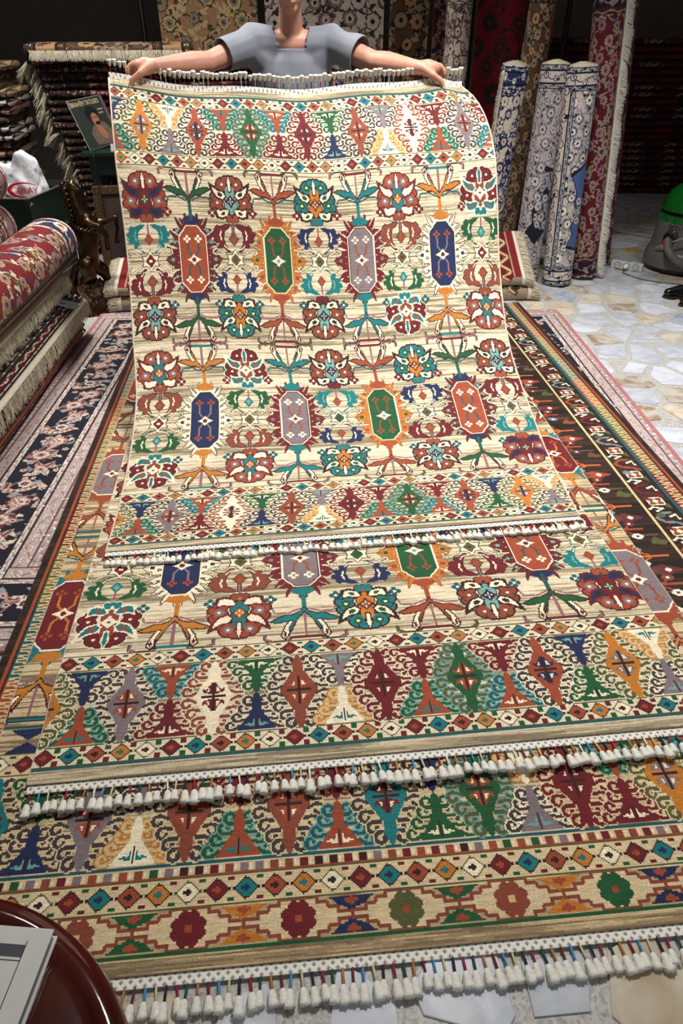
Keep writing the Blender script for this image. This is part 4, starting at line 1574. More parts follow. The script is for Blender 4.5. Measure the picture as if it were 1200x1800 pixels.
def roll_thing(name, label, chart, p0, p1, hw, hh, n=2.0, cat='rug', group=None, m_end=M_BACK, **kw):
    P, X, ax, Z = section(chart, p0, p1, hw, hh, n, **kw)
    t = thing(name, label, cat, (0, 0, 0), 0, group)
    c0 = Vector(p0)
    t.location = (c0.x, c0.y, min(Vector(p0).z, Vector(p1).z))
    P = P - np.array(t.location)
    link('pile', grid_mesh('pile', P, chart.a), M_PILE, t)
    for e, P_ in ((0, P[0]), (1, P[-1])):
        bm = bmesh.new()
        cen = P_[:-1].mean(0)
        ring = [bm.verts.new(p) for p in P_[:-1:max(1, len(P_) // 60)]]
        prev = ring
        m_ = len(ring)
        for k in range(1, 6):      # wound layers of the rug seen at the end
            q = [bm.verts.new(Vector(cen) + (v.co - Vector(cen)) * (1 - k * .17) + ax * (1 if e else -1) * (.004 if k % 2 else 0)) for v in ring]
            for i in range(m_):
                bm.faces.new((prev[i], prev[(i + 1) % m_], q[(i + 1) % m_], q[i]))
            prev = q
        bm.faces.new(prev)
        bm_obj('rolled_end', bm, m_end, t)
    return t, X, ax, Z


def fringe(parent, base, dirs, length, n, seed=0, m=None, w=0.0028, droop=None, name='fringe'):
    """Loose warp ends: many thin strands, one part."""
    rg = random.Random(seed)
    base = [Vector(b) for b in base]
    dirs = [Vector(d) for d in dirs]
    V, F = [], []
    for i in range(n):
        f = rg.random() * (len(base) - 1)
        k = min(int(f), len(base) - 2)
        t = f - k
        b = base[k].lerp(base[k + 1], t)
        d = dirs[k].lerp(dirs[k + 1], t).normalized()
        al = (base[k + 1] - base[k]).normalized()
        nr = d.cross(al).normalized()
        L = length * rg.uniform(.75, 1.1)
        j1, j2 = al * rg.gauss(0, .14) * L, al * rg.gauss(0, .22) * L
        off = nr * rg.uniform(-.002, .004)
        dr = (droop or Vector((0, 0, 0)))
        pts = [b + off, b + d * L * .5 + j1 * .5 + off * 2 + dr * L * .2, b + d * L + j1 + j2 * .6 + nr * rg.gauss(0, .05) * L + dr * L * .6]
        ws = (w, w * 1.1, w * .5)
        o = len(V)
        for p, ww in zip(pts, ws):
            V += [p - al * ww / 2, p + nr * ww * .7, p + al * ww / 2]
        for s_ in (0, 1):
            for q in range(3):
                a, c = o + s_ * 3 + q, o + s_ * 3 + (q + 1) % 3
                F.append((a, c, c + 3, a + 3))
    inv = parent.location
    me = np_mesh(name, np.array([tuple(v - inv) for v in V]), np.array(F), smooth=False)
    return tag(link(name, me, m or M_FRINGE, parent), kind='stuff')


def strip(parent, a, b, m, name, th=0.004):
    """Cloth strip between two polylines."""
    bm = bmesh.new()
    inv = parent.location
    A, B = [Vector(p) - inv for p in a], [Vector(p) - inv for p in b]
    n_ = len(A)
    nr = [((B[i] - A[i]).cross(A[min(i + 1, n_ - 1)] - A[max(i - 1, 0)])).normalized() * th for i in range(n_)]
    V = [[bm.verts.new(A[i]), bm.verts.new(B[i]), bm.verts.new(B[i] + nr[i]), bm.verts.new(A[i] + nr[i])] for i in range(n_)]
    for p, q in zip(V, V[1:]):
        for k in range(4):
            bm.faces.new((p[k], p[(k + 1) % 4], q[(k + 1) % 4], q[k]))
    bm.faces.new(V[0][::-1])
    bm.faces.new(V[-1])
    return bm_obj(name, bm, m, parent, True)


def stripe_chart(W, L, stripes, ground, seed, pal):
    """Folded rug whose borders run along its length. stripes: (u0, u1, ground, palette, pitch)."""
    rg = random.Random(seed)
    ch = Chart(W, L, ground)
    floral_fill(ch, 0, 0, W, L, pal, rg, 17, .8)
    for u0, u1, g, p, pitch in stripes:
        x0, x1 = u0 * W, u1 * W
        if p is None:
            ch.rect(x0, 0, x1, L, g)
        else:
            guard(ch, x0, 0, x1, L, g, p, rg, pitch, 'k0')
    return ch


RD = dict(a='dusk', b='wine', c='k0', edge='k0', stem='dusk', leaves=['tan', 'k0', 'dusk'])
CRM = dict(a='wine', b='ink', c='bone', edge='k0', stem='dusk', leaves=['wine', 'ink', 'olive'])
REDG = dict(a='indigo', b='bone', c='red', edge='dred', stem='bone', leaves=['bone', 'indigo'])
ORG = dict(a='red', b='bone', c='red', edge='bone', stem='bone', leaves=['red', 'bone'])
GRN = dict(a='olive', b='bone', c='olive', edge='bone', stem='olive', leaves=['olive', 'putty'])

Y0, YE = 0.9, 4.05
# bottom layer: dark red folded rug with a border line
c1 = stripe_chart(150, 420, [(.92, 1.0, 'dred', RD, 9), (.0, .012, 'rust', None, 0), (.012, .08, 'umber', RD, 8), (.08, .11, 'dred', RD, 6)], 'wine', 31, RD)
F1, X, ax, Z = roll_thing('folded_rug', 'dark red folded rug at the bottom of the stack by the left edge', c1, (-1.595, Y0, .069), (-1.475, YE - .03, .069), .33, .056, 3.2, group='folded rugs stacked by the left edge', wob=.01)
# second layer: pale rug, navy edge, tag
c2 = stripe_chart(150, 420, [(.05, .075, 'ink2', None, 0), (.075, .095, 'orange', ORG, 6), (.095, .125, 'red', REDG, 8), (.125, .145, 'bone', GRN, 7), (.145, .15, 'k0', None, 0), (.9, 1.0, 'dred', RD, 9)], 'bone', 32, CRM)
F2, X2, ax2, Z2 = roll_thing('folded_rug', 'pale folded rug with navy edge, cream fringe and paper tag', c2, (-1.59, Y0, .190), (-1.465, YE + .02, .190), .345, .064, 3.2, group='folded rugs stacked by the left edge', wob=.01)
n_ = 40
def side_pts(p0, p1, hw, hh, n, ang, X, Z, v0=.0, v1=.985, ex=0.004):
    p0, p1 = Vector(p0), Vector(p1)
    out = []
    c, s_ = math.cos(ang), math.sin(ang)
    e = 2 / n
    for i in range(n_):
        v = v0 + (v1 - v0) * i / (n_ - 1)
        out.append(p0.lerp(p1, v) + X * (hw * math.copysign(abs(c) ** e, c) + ex) + Z * (hh * math.copysign(abs(s_) ** e, s_) + ex * .3))
    return out
a_ = side_pts((-1.59, Y0, .190), (-1.465, YE + .02, .190), .345, .064, 3.2, .42, X2, Z2)
b_ = side_pts((-1.59, Y0, .190), (-1.465, YE + .02, .190), .345, .064, 3.2, .16, X2, Z2, ex=.010)
strip(F2, a_, b_, M_CREAM, 'kilim_end')
fringe(F2, b_, [Vector((.10, 0, -1))] * n_, .072, 1300, 3, w=.0030)
bm = bmesh.new()
box(bm, (-.06, -.045, 0), (.06, .045, .0015))
o = bm_obj('paper_tag', bm, mat('white_tag_paper', (232, 236, 238), .5), F2)
tl = Vector((-1.19, 3.86, .2465)) - F2.location
o.matrix_local = Matrix.Translation(tl) @ Euler((0.0, math.radians(13), math.radians(-8))).to_matrix().to_4x4()
bm = bmesh.new()
lathe(bm, [(.001, 0), (.017, 0), (.017, .0006), (.001, .0006)], 20, Matrix.Translation((-.015, -.005, .0016)), False)
box(bm, (.012, -.028, .0016), (.045, -.018, .0022))
box(bm, (.012, .004, .0016), (.045, .010, .0022))
bm_obj('printed_mark', bm, mat('blue_print', (120, 170, 200), .5), o)
# third layer: crimson edge, cream fringe
c3 = stripe_chart(150, 420, [(.055, .10, 'red', None, 0), (.10, .115, 'k0', None, 0), (.115, .15, 'tan', GRN, 5), (.84, 1.0, 'wine', RD, 8)], 'umber', 33, RD)
F3, X3, ax3, Z3 = roll_thing('folded_rug', 'folded rug with crimson edge and long cream fringe under the red roll', c3, (-1.655, Y0, .334), (-1.53, YE - .0, .334), .335, .078, 3.0, group='folded rugs stacked by the left edge', wob=.012)
a_ = side_pts((-1.655, Y0, .334), (-1.53, YE - .0, .334), .335, .078, 3.0, .55, X3, Z3)
b_ = side_pts((-1.655, Y0, .334), (-1.53, YE - .0, .334), .335, .078, 3.0, .12, X3, Z3, ex=.012)
strip(F3, a_, b_, M_CREAM, 'kilim_end')
fringe(F3, b_, [Vector((.10, 0, -1))] * n_, .062, 1300, 4, w=.0030)
# red roll on top
c4 = chart_roll('redroll', 120, 390, 41)
ch4 = c4
ch4.rect(0, 0, 2, 390, 'umber2')
ch4.rect(116, 0, 120, 390, 'umber2')
F4, X4, ax4, Z4 = roll_thing('rolled_rug', 'thick red floral rolled rug lying on the stack by the left edge', c4, (-1.355, 1.3, .537), (-1.24, YE - .0, .537), .138, .120, 2.2, u0=-.06, wob=.01, seed=3)
pts = [Vector((-1.355, 1.3, .537)).lerp(Vector((-1.24, YE - .04, .537)), i / 39) + X4 * .126 + Z4 * (-.062) for i in range(40)]
strip(F4, pts, [p + X4 * -.003 + Z4 * -.014 for p in pts], mat('brown_rug_edge', (84, 60, 44), .9), 'selvedge', .006)
for (p0, p1, r, lb, sd) in (((-1.79, 1.6, .545), (-1.66, 4.42, .545), .130, 'mauve rolled rug with dark end beside the red roll', 51), ((-1.75, 1.6, .796), (-1.63, 4.40, .796), .122, 'topmost faded red rolled rug at the left edge', 52)):
    roll_thing('rolled_rug', lb, chart_roll('mauveroll', 110, 330, sd), p0, p1, r, r, 2.0, wob=.012, seed=sd)

# ------------------------------------------------------------------ standing rolls on the right
def standing(label, kind, base, top, r, seed, W=140, L=270, u0=0.0, sp=True):
    ch = chart_roll(kind, W, L, seed)
    b, tp = Vector(base), Vector(top)
    t, X, ax, Z = roll_thing('rolled_rug', label, ch, b, tp, r, r, 2.0, up=Vector((0, -1, 0)), u0=u0, ends=.012, group='rolled rugs standing on the right')
    if sp:      # the wound layers step up towards the middle
        bm = bmesh.new()
        N, turns = 170, 5
        V = []
        q = ax.to_track_quat('Z', 'Y').to_matrix()
        for i in range(N + 1):
            a = 2 * PI * turns * i / N
            rr = r * (.97 - .8 * i / N)
            zz = .003 + .022 * (i / N) ** .8
            ro, ri = rr, max(.003, rr - .0105)
            V.append([bm.verts.new(q @ Vector((x_ * math.cos(a), x_ * math.sin(a), z_)) + tp - t.location) for x_, z_ in ((ro, -.01), (ro, zz), (ri, zz), (ri, -.01))])
        for p_, q_ in zip(V, V[1:]):
            for k in range(3):
                bm.faces.new((p_[k], p_[k + 1], q_[k + 1], q_[k]))
        bm_obj('spiral_top', bm, M_CREAM, t)
    return t, ax


R1, ax1 = standing('cream rolled rug with blue medallion, standing foremost on the marble', 'creamblue', (1.952, 4.765, .006), (1.895, 4.82, 1.30), .100, 61, u0=-.02)
R2, ax2_ = standing('grey and black floral rolled rug between the cream and navy patterned rolls', 'greyblack', (1.735, 4.83, .006), (1.752, 4.88, 1.31), .090, 62)
R3, ax3_ = standing('cream rolled rug with navy flowers and ragged white edge', 'creamnavy', (1.475, 5.03, .006), (1.53, 4.99, 1.30), .086, 63)
standing('tall olive brown rolled rug behind the navy patterned roll', 'olive', (1.665, 5.24, .006), (1.745, 5.26, 1.75), .082, 64, L=340, sp=False)
R4, ax4_ = standing('red floral rolled rug with navy ends and white fringe down its side', 'redfloral', (2.195, 4.90, .006), (2.075, 5.03, 1.70), .096, 65, L=340, sp=False)
standing('dark maroon rolled rug standing behind the fringed red roll', 'darkfold', (2.44, 5.22, .006), (2.325, 5.40, 1.75), .085, 66, L=340, sp=False)
standing('pale floral rolled rug standing behind the right hand of the person', 'creamwall', (1.285, 5.62, .006), (1.30, 5.66, 1.75), .085, 67, L=340, sp=False)
for (T_, b, tp, r, sgn, ln, nn, m_) in ((R4, (2.195, 4.90, .006), (2.075, 5.03, 1.70), .096, 1, .055, 1300, M_WHITE), (R3, (1.475, 5.03, .006), (1.53, 4.99, 1.30), .086, -1, .028, 700, M_FRINGE)):
    b, tp = Vector(b), Vector(tp)
    off = Vector((sgn * r * .86, -r * .52, 0))
    pts = [b.lerp(tp, .02 + .96 * i / 29) + off for i in range(30)]
    dr = [Vector((sgn * (.8 + .3 * math.sin(i * 1.3)), -.25, -.55)) for i in range(30)]
    strip(T_, pts, [p + Vector((sgn * .016, -.004, 0)) for p in pts], M_CREAM, 'kilim_end', .003)
    fringe(T_, [p + Vector((sgn * .012, -.002, 0)) for p in pts], dr, ln, nn, 9, m_, w=.004)

# ------------------------------------------------------------------ kilims folded behind the held rug
def kilim_thing(label, dark, yf, z0, z1, depth, rise_l, rise_r, xl, xr):
    """Folded flat-weave: a rounded fold faces the camera, the top runs back and up."""
    ch = chart_kilim(dark)
    W, L = ch.w, ch.h
    t = thing('folded_kilim', label, 'rug', ((xl + xr) / 2, yf, z0), 0, 'kilims folded behind the held rug')
    u = np.linspace(0, 1, W + 1)[None, :]
    v = np.linspace(0, 1, L + 1)[:, None]
    hh = (z1 - z0) / 2
    a = np.clip(v / .30, 0, 1) * PI - PI / 2          # fold, bottom to top
    b = np.clip((v - .30) / .70, 0, 1)
    rise = rise_l + (rise_r - rise_l) * u
    Y = np.where(v < .30, -hh * .9 * np.cos(a), 0) + b * depth + hh
    Z = hh + hh * np.sin(a) + b * rise + 0.006 * np.sin(u * 17) * b
    Xc = (xl + (xr - xl) * u) + 0 * v - (xl + xr) / 2
    P = np.stack([Xc + 0 * Y, Y + 0 * Xc, Z + 0 * Xc], -1)
    link('pile', grid_mesh('pile', P, ch.a), M_PILE, t)
    bm = bmesh.new()
    n = 30
    top = [[bm.verts.new(P[j, i] + np.array([0, 0, -.004])) for j in np.linspace(0, L, n).astype(int)] for i in (0, W // 2, W)]
    for A, B in zip(top, top[1:]):
        for k in range(n - 1):
            bm.faces.new((A[k], B[k], B[k + 1], A[k + 1]))
    bl = [[bm.verts.new((P[0, i][0], y, 0.001)) for y in (0.01, depth + hh)] for i in (0, W)]
    for A, e in ((bl[0], 0), (bl[1], 2)):
        bm.faces.new([top[e][k] for k in range(n)] + [A[1], A[0]])
    bm_obj('fold', bm, M_BACK, t, True)
    for e, sg in ((0, -1), (W, 1)):
        pts = [Vector(P[j, e]) + t.location for j in np.linspace(2, L, 26).astype(int)]
        strip(t, pts, [p + Vector((sg * .03, 0, -.003)) for p in pts], M_CREAM, 'kilim_end', .003)
        fringe(t, [p + Vector((sg * .028, 0, 0)) for p in pts], [Vector((sg, -.1, -.25))] * 26, .06, 420, 12 + e, w=.004)
    return t


kilim_thing('dark brown folded kilim on the marble behind the held rug', True, 4.41, 0.001, .095, .34, 0, .02, -1.02, 1.63)
kilim_thing('red folded kilim with zigzag border lying on the brown one', False, 4.42, .100, .165, .33, .08, .20, -1.03, 1.58)

# ------------------------------------------------------------------ piles of folded rugs at the back
def layer_mesh(kind, seed, L, hw, hh):
    ch = chart_roll(kind, 44, int(L / .012), seed)
    if kind == 'darkfold':
        rg = np.random.default_rng(seed)
        for i in range(ch.h):
            if rg.random() < .5:
                ch.a[i, rg.random(ch.w) < .5] = PI_[['ink', 'dusk', 'k0', 'putty', 'wine', 'dred'][rg.integers(6)]]
    P, X, ax, Z = section(ch, (0, 0, 0), (L, 0, 0), hw, hh, 3.0, wob=.03, seed=seed)
    P[0], P[-1] = P[0].mean(0), P[-1].mean(0)      # closed ends
    return grid_mesh('pile', P, ch.a)


ORD = ['first', 'second', 'third', 'fourth', 'fifth', 'sixth', 'seventh', 'eighth', 'ninth', 'tenth', 'eleventh', 'twelfth', 'thirteenth', 'fourteenth', 'fifteenth', 'sixteenth', 'seventeenth', 'eighteenth', 'nineteenth', 'twentieth']
ORD += ['twenty-' + o_ for o_ in ORD[:9]]


def pile_of(kinds, n, L, hw, hh, loc, rz, label, group, lean=(0, 0), fr=True, seed=0, fl=.10):
    rg = random.Random(seed)
    meshes = [layer_mesh(k, seed + i, L, hw, hh) for i, k in enumerate(kinds)]
    for i in range(n):
        me = meshes[rg.randrange(len(meshes))]
        z = loc[2] + hh + i * 2 * hh
        t = thing('folded_rug', label % ORD[n - 1 - i], 'rug', (loc[0] + lean[0] * i + rg.uniform(-.03, .03), loc[1] + lean[1] * i + rg.uniform(-.015, .015), z), rz + rg.uniform(-.015, .015), group)
        link('pile', me, M_PILE, t)
        if fr:
            base = [Vector(t.location) + Vector((rg.uniform(0, .03), y, rg.uniform(-.6, .6) * hh)) for y in np.linspace(-hw * .97, hw * .9, 16)]
            fringe(t, base, [Vector((-.8, rg.uniform(-.5, .1), rg.uniform(-1.1, -.1))) for _ in base], fl * rg.uniform(.75, 1.2), 230, i, w=.005, droop=Vector((.25, 0, -.7)))


pile_of(['darkfold', 'darkfold', 'darkfold'], 27, 1.75, .24, .0245, (-1.43, 6.04, 0), math.radians(5), 'dark red folded rug, %s from the top of the fringed pile behind the green table', 'dark rugs in the fringed pile', lean=(-.0095, 0), seed=71)
pile_of(['olive', 'goldwall', 'mauveroll', 'creamwall'], 25, 1.12, .36, .026, (-2.95, 5.85, 0), math.radians(4), 'worn folded rug, %s from the top of the mixed pile at the far left', 'rugs in the mixed pile at the far left', seed=81, fr=False)
pile_of(['maroonwall', 'darkfold'], 22, 2.2, .40, .032, (2.75, 8.3, 0), math.radians(-6), 'folded rug darkened for shade, %s from the top of the pile in the dark far right', 'rugs in the dark far right pile', seed=91, fr=False)  # darker palettes put the shade of this corner into the rugs' colour
# a pale rug hangs its fringe over the fringed pile
cK = chart_roll('olive', 60, 110, 95)
FT, Xt, axt, Zt = roll_thing('folded_rug', 'brown folded rug with a straight white fringe, on top of the fringed pile', cK, (-1.68, 5.96, 1.364), (-.55, 6.06, 1.364), .21, .042, 3.0)
pts = [Vector((-1.68, 5.96, 1.364)).lerp(Vector((-.55, 6.06, 1.364)), .05 + .9 * i / 19) + Vector((0, -.213, -.004)) for i in range(20)]
fringe(FT, pts, [Vector((0, -.25, -1))] * 20, .06, 900, 21, M_CREAM, w=.005)

# ------------------------------------------------------------------ rugs hung behind the person
def hung(label, kind, x0, x1, y, z0, z1, seed):
    W, L = int((x1 - x0) / .009), int((z1 - z0) / .009)
    ch = chart_roll(kind, W, L, seed)
    t = thing('hanging_rug', label, 'rug', ((x0 + x1) / 2, y, z0), 0, 'rugs hung on the back rail')
    u = np.linspace(0, 1, W + 1)[None, :]
    v = np.linspace(0, 1, L + 1)[:, None]
    X = (u - .5) * (x1 - x0) + 0 * v
    Y = .012 * np.sin(u * 12 + seed) * (1 - .6 * v)
    link('pile', grid_mesh('pile', np.stack([X, Y + 0 * X, v * (z1 - z0) + 0 * X], -1), ch.a), M_PILE, t)
    bm = bmesh.new()
    n = 24
    f = [[bm.verts.new(((i / n - .5) * (x1 - x0), .008 + .012 * math.sin(i / n * 12 + seed) * (1 - .6 * (j / 4)), (z1 - z0) * j / 4)) for i in range(n + 1)] for j in range(5)]
    for a, b in zip(f, f[1:]):
        for i in range(n):
            bm.faces.new((a[i], a[i + 1], b[i + 1], b[i]))
    bm_obj('foundation', bm, M_BACK, t, True)
    return t


hung('gold patterned rug hanging behind the left arm of the person', 'goldwall', -.86, -.08, 6.80, .05, 2.3, 101)
hung('pale floral rug hanging behind the torso of the person', 'creamwall', -.02, .94, 6.80, .05, 2.3, 102)
hung('beige and brown rug hanging behind the right forearm of the person', 'olive', .99, 1.31, 6.80, .05, 2.3, 103)
hung('dark red patterned rug hanging behind the right wrist of the person', 'redfloral', 1.35, 1.62, 6.80, .05, 2.3, 104)
hung('plain deep maroon rug hanging left of the standing rolls', 'maroonwall', 1.43, 1.98, 5.70, .04, 2.3, 105)
for (x0, x1, y, lb) in ((-1.0, 1.75, 6.83, 'long dark iron rail carrying the hung rugs behind the person'), (1.41, 2.1, 5.73, 'short dark iron rail carrying the maroon rug')):
    t = thing('hanging_rail', lb, 'rail', ((x0 + x1) / 2, y, 0))
    for dx in (-(x1 - x0) / 2, (x1 - x0) / 2):
        bm = bmesh.new()
        tube(bm, [(dx, .03, 0), (dx, .03, 2.32)], .018, 10)
        bm_obj('post', bm, mat('rail_iron', (40, 38, 36), .5, .8), t, True)
    bm = bmesh.new()
    tube(bm, [(-(x1 - x0) / 2, 0.0, 2.32), ((x1 - x0) / 2, 0.0, 2.32)], .018, 10)
    bm_obj('bar', bm, mat('rail_iron', (40, 38, 36), .5, .8), t, True)

# ------------------------------------------------------------------ furniture and things along the left
def at(px, py, Y):
    """Point on the pixel's ray at distance Y down the shop."""
    u, v = (px - 600) / FPX, (py - 900) / FPX
    F, D = math.cos(PITCH) - v * math.sin(PITCH), math.sin(PITCH) + v * math.cos(PITCH)
    x, y = u * math.cos(YAW) + F * math.sin(YAW), F * math.cos(YAW) - u * math.sin(YAW)
    return Vector((x * Y / y, Y, CAM_H - D * Y / y))


M_GREEN = mat('dark_green_paint', (18, 40, 30), 0.35, noise=0.2, scale=14, bump=.05, bscale=40)
M_GREEN2 = mat('dark_green_inside', (30, 42, 34), 0.7, noise=0.2, scale=14)
M_STEEL = mat('worn_steel', (150, 150, 146), 0.35, 0.9)


def child_box(name, parent, lo, hi, m, bev=.003, mtx=None):
    bm = bmesh.new()
    box(bm, lo, hi, mtx, bev)
    return bm_obj(name, bm, m, parent)


# chest of drawers with its lid open
t = thing('chest', 'dark green wooden chest with drawers and open lid, behind the rolled rugs', 'chest', (-1.63, 4.80, 0), math.radians(-12))
wx, wy, hz = .205, .23, .655
child_box('body', t, (-wx, -wy, 0.02), (wx, wy, .46), M_GREEN)
for lo, hi in (((-wx, -wy, .46), (-wx + .018, wy, hz)), ((wx - .018, -wy, .46), (wx, wy, hz)), ((-wx + .018, -wy, .46), (wx - .018, -wy + .018, hz)), ((-wx + .018, wy - .018, .46), (wx - .018, wy, hz))):
    child_box('tray_side', t, lo, hi, M_GREEN, .002)
for k in range(3):
    z = .08 + k * .13
    d = child_box('drawer', t, (wx, -wy + .02, z), (wx + .012, wy - .02, z + .115), M_GREEN)
    child_box('handle_strip', d, (wx + .012, -wy + .05, z + .098), (wx + .022, wy - .05, z + .108), M_STEEL, .001)
    d = child_box('front_panel', t, (-wx + .02, -wy - .010, z), (wx - .02, -wy, z + .115), M_GREEN)
child_box('edge_strip', t, (wx - .02, -wy + .01, hz), (wx + .004, wy - .01, hz + .006), M_STEEL, .001)
child_box('edge_strip', t, (-wx + .01, -wy - .004, hz), (wx - .01, -wy + .018, hz + .006), M_STEEL, .001)
lm = Matrix.Translation((-wx, 0, hz)) @ Euler((0, math.radians(-14), 0)).to_matrix().to_4x4()
l = child_box('lid', t, (-.03, -wy, 0), (-.012, wy, .42), M_GREEN, .003, lm)
for lo, hi in (((-.012, -wy, 0), (.04, -wy + .016, .42)), ((-.012, wy - .016, 0), (.04, wy, .42)), ((-.012, -wy + .016, .404), (.04, wy - .016, .42))):
    child_box('lid_rim', l, lo, hi, M_GREEN, .002, lm)
bm = bmesh.new()
tube(bm, [(wx + .006, -wy + .02, hz - .02), (wx + .03, -wy - .0, hz - .03), (wx + .035, -wy - .02, hz - .015), (wx + .02, -wy - .03, hz - .03)], .004, 8)
bm_obj('latch', bm, M_STEEL, t, True)

# plastic bag in the chest
M_BAG = mat('thin_white_plastic', (226, 228, 234), 0.28, noise=.05, scale=20, bump=.9, bscale=14)
M_REDINK = mat('red_bag_print', (214, 28, 38), .4, noise=.05)
bc = at(70, 338, 4.74)
t = thing('plastic_bag', 'crumpled white plastic bag with red lettering in the green chest', 'bag', (-1.585, 4.79, .475), math.radians(-4))
t.scale = (1.12, 1.05, 1.12)
from mathutils import noise as mnoise
bm = bmesh.new()
bmesh.ops.create_cube(bm, size=1.0)
bmesh.ops.subdivide_edges(bm, edges=bm.edges, cuts=22, use_grid_fill=True)
for v in bm.verts:
    x, y, z = v.co
    zz = z + .5
    w_ = .128 + .016 * math.sin(zz * 3.2) - .012 * zz
    d_ = .085 * (1 - .55 * zz ** 2)
    pk = .045 * math.exp(-((x + .05) * 9) ** 2) * -1 + .028 * math.sin(x * 7 + .6) + .03 * x
    p = Vector((x * 2 * w_ * (1 - .12 * abs(y) * 2), y * 2 * d_, zz * (.335 + pk)))
    r_ = Vector((x, y, 0)).length
    p += Vector((p.x, p.y, 0)).normalized() * (.016 * mnoise.noise(p * 14) + .008 * mnoise.noise(p * 38)) if p.xy.length > .02 else Vector()
    v.co = p
bag = bm_obj('sack', bm, M_BAG, t, True)
sub = bag.modifiers.new('s', 'SUBSURF'); sub.levels = sub.render_levels = 1
fm = lambda x, z, y=-.102: Matrix.Translation((x, y, z)) @ Euler((math.radians(84), 0, 0)).to_matrix().to_4x4()
bm = bmesh.new()
N = 48
o_, i_ = [], []
for k in range(N + 1):
    a = math.radians(35) + math.radians(290) * k / N
    wd = .010 * (.25 + math.sin(PI * k / N))
    o_.append(bm.verts.new((.088 * math.cos(a), .040 * math.sin(a), 0)))
    i_.append(bm.verts.new(((.088 - wd * 1.6) * math.cos(a), (.040 - wd) * math.sin(a), 0)))
for k in range(N):
    bm.faces.new((o_[k], o_[k + 1], i_[k + 1], i_[k]))
o = bm_obj('red_oval', bm, M_REDINK, bag)
o.matrix_local = fm(.052, .185, -.104)
text_mesh('lettering', 'COLAY', .047, M_REDINK, bag, fm(.058, .183, -.106), .95)
bm = bmesh.new()
lathe(bm, [(.001, 0), (.016, 0)], 20, None, False)
o = bm_obj('red_spot', bm, M_REDINK, bag)
o.matrix_local = fm(-.105, .165, -.085)

# green side table
t = thing('side_table', 'dark green wooden side table carrying the record sleeves', 'table', (-.95, 5.53, 0), math.radians(3))
child_box('table_top', t, (-.37, -.22, .775), (.37, .20, .80), M_GREEN, .004)
child_box('apron', t, (-.33, -.185, .655), (.33, .17, .775), M_GREEN, .002)
for sx in (-1, 1):
    for sy in (-1, 1):
        bm = bmesh.new()
        vs = box(bm, (-.028, -.028, 0), (.028, .028, .66))
        for v in bm.verts:
            f = .55 + .45 * v.co.z / .66
            v.co = Vector((v.co.x * f + sx * .30, v.co.y * f + sy * .15, v.co.z))
        bm_obj('leg', bm, M_GREEN, t)
child_box('stretcher', t, (-.29, -.012, .30), (.29, .012, .335), M_GREEN, .002)

# record sleeves leaning on the table
BL, e1, e2 = Vector((-1.255, 5.372, .803)), Vector((.160, .262, .018)).normalized(), Vector((-.114, .036, .282))
e2 = (e2 - e1 * e2.dot(e1)).normalized()
e3 = e1.cross(e2).normalized()
if e3.y > 0: e3 = -e3
MS = Matrix((e1, e2, e3)).transposed().to_4x4()
M_SLV = mat('dark_grey_green_card', (52, 58, 54), .35, noise=.08, scale=8)
M_SLVB = mat('white_card_edge', (200, 198, 190), .6)
t = thing('record_sleeve', 'square record sleeve with a dark haired portrait leaning on the green table', 'record sleeve', BL)
r = MS.to_euler()
t.rotation_euler = r
child_box('card', t, (0, 0, -.004), (.31, .31, 0), M_SLVB, .0008)
child_box('cover_print', t, (.002, .002, 0), (.308, .308, .0006), M_SLV, 0)
T2 = lambda x, y, z=.0008: Matrix.Translation((x, y, z))
text_mesh('lettering', 'İBRAHİM TATLISES', .040, mat('cream_print', (224, 206, 160), .5), t, T2(.145, .278), .82, .0003)


def flat_shape(name, parent, pts, z, m):
    bm = bmesh.new()
    bm.faces.new([bm.verts.new((x, y, z)) for x, y in pts])
    return bm_obj(name, bm, m, parent)


def blob(cx, cy, rx, ry, n=22, wob=0, ph=0):
    return [(cx + rx * math.cos(2 * PI * i / n) * (1 + wob * math.sin(5 * 2 * PI * i / n + ph)), cy + ry * math.sin(2 * PI * i / n) * (1 + wob * math.cos(7 * 2 * PI * i / n))) for i in range(n)]


mh, mf, msht, msk = mat('print_hair', (26, 24, 34), .5), mat('print_face', (168, 112, 84), .5), mat('print_shirt', (134, 116, 98), .5, mix=(88, 74, 64), scale=30), mat('print_shade', (96, 58, 46), .5)
flat_shape('printed_shirt', t, [(.10, .02), (.085, .09), (.12, .13), (.17, .15), (.24, .15), (.285, .11), (.30, .03), (.22, .01)], .0009, msht)
flat_shape('printed_hair', t, blob(.165, .205, .058, .055, wob=.07), .0011, mh)
flat_shape('printed_face', t, blob(.178, .172, .034, .042), .0013, mf)
flat_shape('printed_shade', t, blob(.187, .148, .022, .012), .0015, mh)
flat_shape('printed_hand', t, [(.16, .14), (.20, .13), (.235, .075), (.21, .04), (.175, .055), (.155, .10)], .0015, mf)
flat_shape('printed_eyes', t, [(.152, .185), (.172, .182), (.172, .187), (.152, .190)], .0016, mh)
flat_shape('printed_eyes', t, [(.184, .182), (.202, .186), (.202, .190), (.184, .187)], .0016, mh)
for k, wd in enumerate((.055, .045)):
    flat_shape('printed_line', t, [(.235, .222 - k * .022), (.235 + wd, .222 - k * .022), (.235 + wd, .232 - k * .022), (.235, .232 - k * .022)], .0012, mat('print_grey', (150, 146, 132), .5))
t = thing('record_sleeve', 'plain mauve brown record sleeve standing behind the portrait sleeve', 'record sleeve', BL + e1 * .045 - e3 * .022 + Vector((0, 0, .004)))
t.rotation_euler = r
child_box('card', t, (0, 0, -.004), (.31, .31, 0), mat('mauve_card', (112, 84, 86), .5), .0008)
t = thing('charger', 'small black charger with a white label and cable on the green table', 'charger', (-1.06, 5.43, .8005), math.radians(10))
